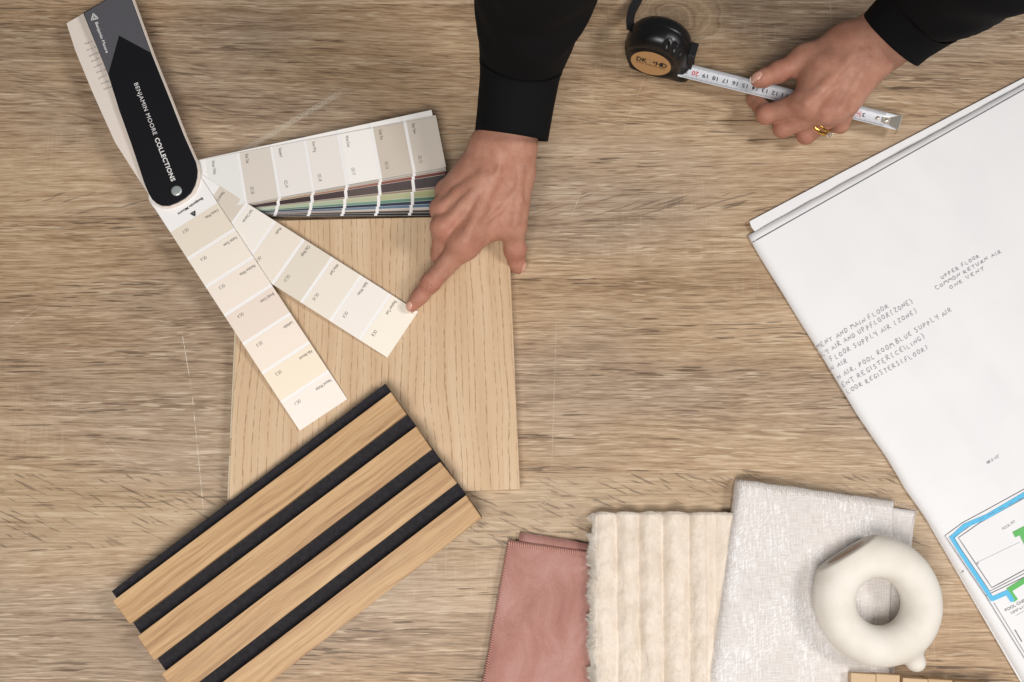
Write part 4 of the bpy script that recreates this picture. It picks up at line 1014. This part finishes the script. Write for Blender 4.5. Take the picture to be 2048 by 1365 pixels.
# pointing hand (the person's right): px, py, z, radius
RH = dict(J={
    'w0': (983, 300, .066, .0175), 'w1': (1028, 292, .070, .0190), 'f0': (1012, 220, .086, .0180), 'f1': (1042, 215, .086, .0180),
    'ci': (985, 345, .060, .0150), 'cp': (950, 345, .052, .0150), 'ct': (1030, 348, .056, .0165),
    'mi': (929, 489, .0510, .0118), 'mm': (890, 456, .0500, .0118), 'mr': (886, 418, .0450, .0112), 'mp': (894, 382, .0390, .0108),
    'ip': (861, 567, .0340, .0086), 'id': (839, 594, .0262, .0073), 'it': (824, 612, .0230, .0060),
    'mpi': (882, 510, .0290, .0095), 'mpd': (905, 500, .0215, .0085), 'mpt': (925, 480, .0220, .0075),
    'rp': (884, 466, .0270, .0092), 'rd': (915, 452, .0225, .0080), 'rt': (935, 440, .0240, .0075),
    'pp': (892, 420, .0290, .0085), 'pd': (925, 410, .0260, .0075),
    'tm': (1026, 452, .0400, .0120), 'ti': (1029, 502, .0210, .0098), 'td': (1034, 526, .0115, .0082), 'tt': (1036, 533, .0090, .0074),
    'wb': (985, 455, .0420, .0085), 'th': (1010, 410, .044, .0170)},
    palm=[('f0', 'w0', .012), ('f1', 'w1', .014), ('w0', 'cp', .014), ('w1', 'ct', .014), ('w0', 'ci', .014), ('ci', 'mi', .012), ('ci', 'mm', .010), ('cp', 'mr', .010), ('cp', 'mp', .012), ('ct', 'tm', .014), ('th', 'wb', .016), ('wb', 'mi', .014)],
    fingers=[(('mi', 'ip', 'id', 'it'), .007), (('mm', 'mpi', 'mpd', 'mpt'), .004), (('mr', 'rp', 'rd', 'rt'), .004), (('mp', 'pp', 'pd'), .004), (('tm', 'ti', 'td', 'tt'), .007)],
    bumps=[((924, 484, .0575), .0080, .009), ((880, 454, .0560), .0078, .009), ((878, 418, .0500), .0070, .008), ((1004, 312, .0790), .0085, .016), ((860, 565, .0360), .0078, .005), ((1034, 498, .0230), .0088, .005)],
    ridges=[(((990, 352), (960, 415), (930, 476)), .0030, .0024, .008), (((976, 352), (930, 405), (890, 448)), .0028, .0023, .008), (((962, 352), (915, 385), (884, 412)), .0024, .0019, .008), (((1040, 340), (1036, 400), (1030, 448)), .0028, .0016, .006),
            (((1000, 330), (985, 372), (962, 398), (950, 430)), .0014, .0008, .004), (((985, 372), (945, 385), (922, 412)), .0013, .0008, .004), (((1030, 380), (1000, 420), (975, 440)), .0013, .0008, .004)],
    joints={'ip': ('mi', 'id', .010), 'id': ('ip', 'it', .0065), 'ti': ('tm', 'td', .010), 'mi': ('ci', 'ip', .012), 'mm': ('ci', 'mpi', .012), 'mr': ('cp', 'rp', .010)},
    tips=['it', 'tt', 'mpi'],
    nails=[('id', 'it', (-.25, .15, 1), .0110, .0056, -.0035), ('ti', 'tt', (.85, .1, .75), .0135, .0066, -.0055)])
rh, RJ, rsdf = hand(RH, 'hand'); rh['label'] = 'pointing hand with index finger on the paint strip'
# holding hand (the person's left)
LH = dict(J={
    'w0': (1744, 68, .050, .0180), 'w1': (1775, 98, .048, .0180), 'f0': (1800, 22, .062, .0195), 'f1': (1832, 52, .060, .0195),
    'ci': (1708, 92, .052, .0170), 'cp': (1738, 128, .046, .0155), 'ct': (1690, 90, .046, .0165),
    'mi': (1614, 206, .0500, .0125), 'mm': (1648, 222, .0500, .0122), 'mr': (1674, 222, .0470, .0115), 'mp': (1696, 206, .0430, .0108),
    'kp': (1650, 150, .0480, .0165),
    'ip': (1533, 229, .0280, .0090), 'id': (1511, 200, .0125, .0080), 'it': (1516, 180, .0095, .0070),
    'mpi': (1566, 257, .0240, .0092), 'mpd': (1558, 236, .0105, .0082), 'mpt': (1566, 214, .0095, .0075),
    'rp': (1612, 270, .0210, .0088), 'rd': (1602, 255, .0100, .0080), 'rt': (1606, 232, .0090, .0072),
    'pp': (1681, 250, .0200, .0080), 'pd': (1662, 250, .0100, .0072), 'pt': (1656, 232, .0085, .0066),
    'tm': (1612, 118, .0430, .0120), 'ti': (1558, 145, .0370, .0100), 'td': (1527, 157, .0345, .0088), 'tt': (1517, 160, .0335, .0078), 'wb': (1632, 150, .0400, .0110)},
    palm=[('f0', 'w0', .012), ('f1', 'w1', .014), ('w0', 'ci', .014), ('w1', 'cp', .014), ('ci', 'kp', .016), ('ci', 'ct', .014), ('ct', 'tm', .014), ('kp', 'mi', .014), ('kp', 'mm', .014), ('cp', 'mr', .012), ('cp', 'mp', .012), ('tm', 'wb', .012), ('wb', 'mi', .012)],
    fingers=[(('mi', 'ip', 'id', 'it'), .006), (('mm', 'mpi', 'mpd', 'mpt'), .0030), (('mr', 'rp', 'rd', 'rt'), .0030), (('mp', 'pp', 'pd', 'pt'), .0030), (('tm', 'ti', 'td', 'tt'), .007)],
    bumps=[((1612, 210, .0545), .0085, .010), ((1648, 228, .0540), .0080, .009), ((1674, 228, .0500), .0072, .008), ((1762, 78, .0620), .0085, .016), ((1556, 144, .0390), .0090, .005), ((1532, 230, .0300), .0082, .005)],
    ridges=[(((1712, 104), (1662, 160), (1618, 204)), .0030, .0024, .008), (((1724, 112), (1688, 165), (1650, 220)), .0028, .0023, .008), (((1736, 122), (1708, 170), (1676, 222)), .0024, .0019, .008),
            (((1735, 100), (1700, 118), (1672, 150), (1640, 176)), .0014, .0008, .004), (((1700, 118), (1690, 160), (1664, 196)), .0013, .0008, .004)],
    joints={'ti': ('tm', 'td', .010), 'ip': ('mi', 'id', .009), 'mi': ('ci', 'ip', .011), 'mm': ('ci', 'mpi', .011), 'mpi': ('mm', 'mpd', .008), 'rp': ('mr', 'rd', .008)},
    tips=['tt', 'ip', 'mpi', 'rp'],
    nails=[('td', 'tt', (.0, .25, 1), .0125, .0064, -.0045)])
lh, LJ, lsdf = hand(LH, 'hand'); lh['label'] = 'hand gripping the tape blade, thumb on top'

def sleeve(path, mat, name, cuff=None, seed=1):
    """path: px, py, z, width px"""
    C0 = np.array([at(p[0], p[1], p[2]) for p in path]); W0 = np.array([p[3] / 2 / (F / (np.linalg.norm(at(p[0], p[1], p[2]) - CAM) * .97)) for p in path])
    tpar = np.r_[0, np.cumsum(np.linalg.norm(np.diff(C0, axis=0), axis=1))]
    n = 46; tq = np.linspace(0, tpar[-1], n); C = np.array([np.interp(tq, tpar, C0[:, i]) for i in range(3)]).T; Wd = np.interp(tq, tpar, W0)
    for _ in range(4):
        C[1:-1] = (C[:-2] + 2 * C[1:-1] + C[2:]) / 4; Wd[1:-1] = (Wd[:-2] + 2 * Wd[1:-1] + Wd[2:]) / 4
    T_ = np.gradient(C, axis=0); m = 56
    def rings(idx, grow, wr, tl=0):
        out = []
        for i in idx:
            d = unit(T_[i]); vw = unit(CAM - C[i]); sd = unit(np.cross(d, vw)); up = np.cross(sd, d)
            for k in range(m):
                th = 2 * math.pi * k / m
                rr = 1 + wr * (float(vnoise([[math.cos(th) * 1.6 + 5 + tq[i] * 14, math.sin(th) * 1.6 + tq[i] * 34]], seed)[0]) * .16 + float(vnoise([[math.cos(th) * 3 + 5, math.sin(th) * 3 + tq[i] * 60 + th]], seed + 3)[0]) * .06)
                out.append(C[i] + (sd * math.cos(th) * Wd[i] + up * math.sin(th) * Wd[i] * .86) * rr * grow)
        return out
    def tube(idx, grow, wr, hem, name, parent):
        V = rings(idx, grow, wr); R_ = len(idx)
        if hem:      # turn the edge in and run a short lining up the inside
            V = rings([idx[3]], grow * .93, wr) + rings([idx[0]], grow * .955, wr) + rings([idx[0]], grow * .985, wr) + V; R_ += 3
        Fc = [(r * m + k, (r + 1) * m + k, (r + 1) * m + (k + 1) % m, r * m + (k + 1) % m) for r in range(R_ - 1) for k in range(m)]
        if not hem: Fc.append(tuple((R_ - 1) * m + k for k in range(m)))
        return mesh(name, V, Fc, M['shirt'], parent, True)
    nc = int(n * cuff)
    s_ = tube(list(range(nc - 1, n)), 1.0, 1.0, False, name, person)
    tube(list(range(0, nc + 1)), 1.03, .25, True, 'cuff', s_)
    return s_
sleeve([(1023, 272, .082, 146), (1033, 205, .092, 150), (1040, 140, .105, 154), (1052, 72, .135, 196), (1062, 0, .170, 236), (1078, -110, .225, 290), (1100, -230, .28, 330)], 'shirt', 'sleeve', .27, 2)
sleeve([(1782, 80, .056, 134), (1806, 56, .066, 140), (1845, 24, .082, 150), (1900, -22, .115, 186), (1985, -95, .165, 240), (2080, -180, .22, 290)], 'shirt', 'sleeve', .24, 5)

# ------------------------------------------------------------------ rings on the holding hand
def finger_ring(name, f, tube_r, label, stone=False, tilt=0.0):
    a, b = LJ['mr'], LJ['rp']; ax_ = unit(b - a); c = a + (b - a) * f; rad = (LH['J']['mr'][3] + (LH['J']['rp'][3] - LH['J']['mr'][3]) * f) + .0014
    n_ = unit(np.array([0, 0, 1.]) - ax_ * ax_[2]); sd = np.cross(ax_, n_)
    rt = empty(name, c, label, 'ring')
    V = []; nn, mm = 48, 10
    for i in range(nn):
        th = 2 * math.pi * i / nn; d = sd * math.cos(th) + n_ * math.sin(th); off = ax_ * tilt * math.cos(th)
        for k in range(mm): q = 2 * math.pi * k / mm; V.append(c + off + d * (rad + tube_r * math.cos(q)) + ax_ * tube_r * 1.25 * math.sin(q))
    mesh('band', V, [(i * mm + k, ((i + 1) % nn) * mm + k, ((i + 1) % nn) * mm + (k + 1) % mm, i * mm + (k + 1) % mm) for i in range(nn) for k in range(mm)], M['gold'], rt, True)
    if stone:
        th = R(-20); d = unit(sd * math.cos(th) + n_ * math.sin(th)); 
        if (d @ np.array([1, 0, 0])) < 0: d = unit(-sd * math.cos(th) + n_ * math.sin(th))
        d = unit(d + n_ * .5); s2 = np.cross(d, ax_); p = c + d * (rad + .0012); n8 = 8; V = []
        for r_, z in ((.0004, 0), (.0030, .0026), (.0020, .0036)): V += [p + d * z + (ax_ * math.cos(2 * math.pi * k / n8) + s2 * math.sin(2 * math.pi * k / n8)) * r_ for k in range(n8)]
        mesh('stone', V, [(r_ * n8 + k, r_ * n8 + (k + 1) % n8, (r_ + 1) * n8 + (k + 1) % n8, (r_ + 1) * n8 + k) for r_ in range(2) for k in range(n8)] + [tuple(2 * n8 + k for k in range(n8)), tuple(range(n8))[::-1]], M['gem'], rt)
        for k in range(4):
            t_ = ax_ * math.cos(R(45 + 90 * k)) + s2 * math.sin(R(45 + 90 * k)); mb = MB(); mb.tube([p + t_ * .0012 - d * .0006, p + t_ * .0029 + d * .0016, p + t_ * .0028 + d * .0036], .0004, 6); mb.build('claw', M['steel'], rt, True)
finger_ring('wedding_ring', .60, .0014, 'plain gold ring worn nearest the fingertip on the holding hand')
finger_ring('engagement_ring', .47, .0012, 'gold ring with a clear stone on the holding hand', True)
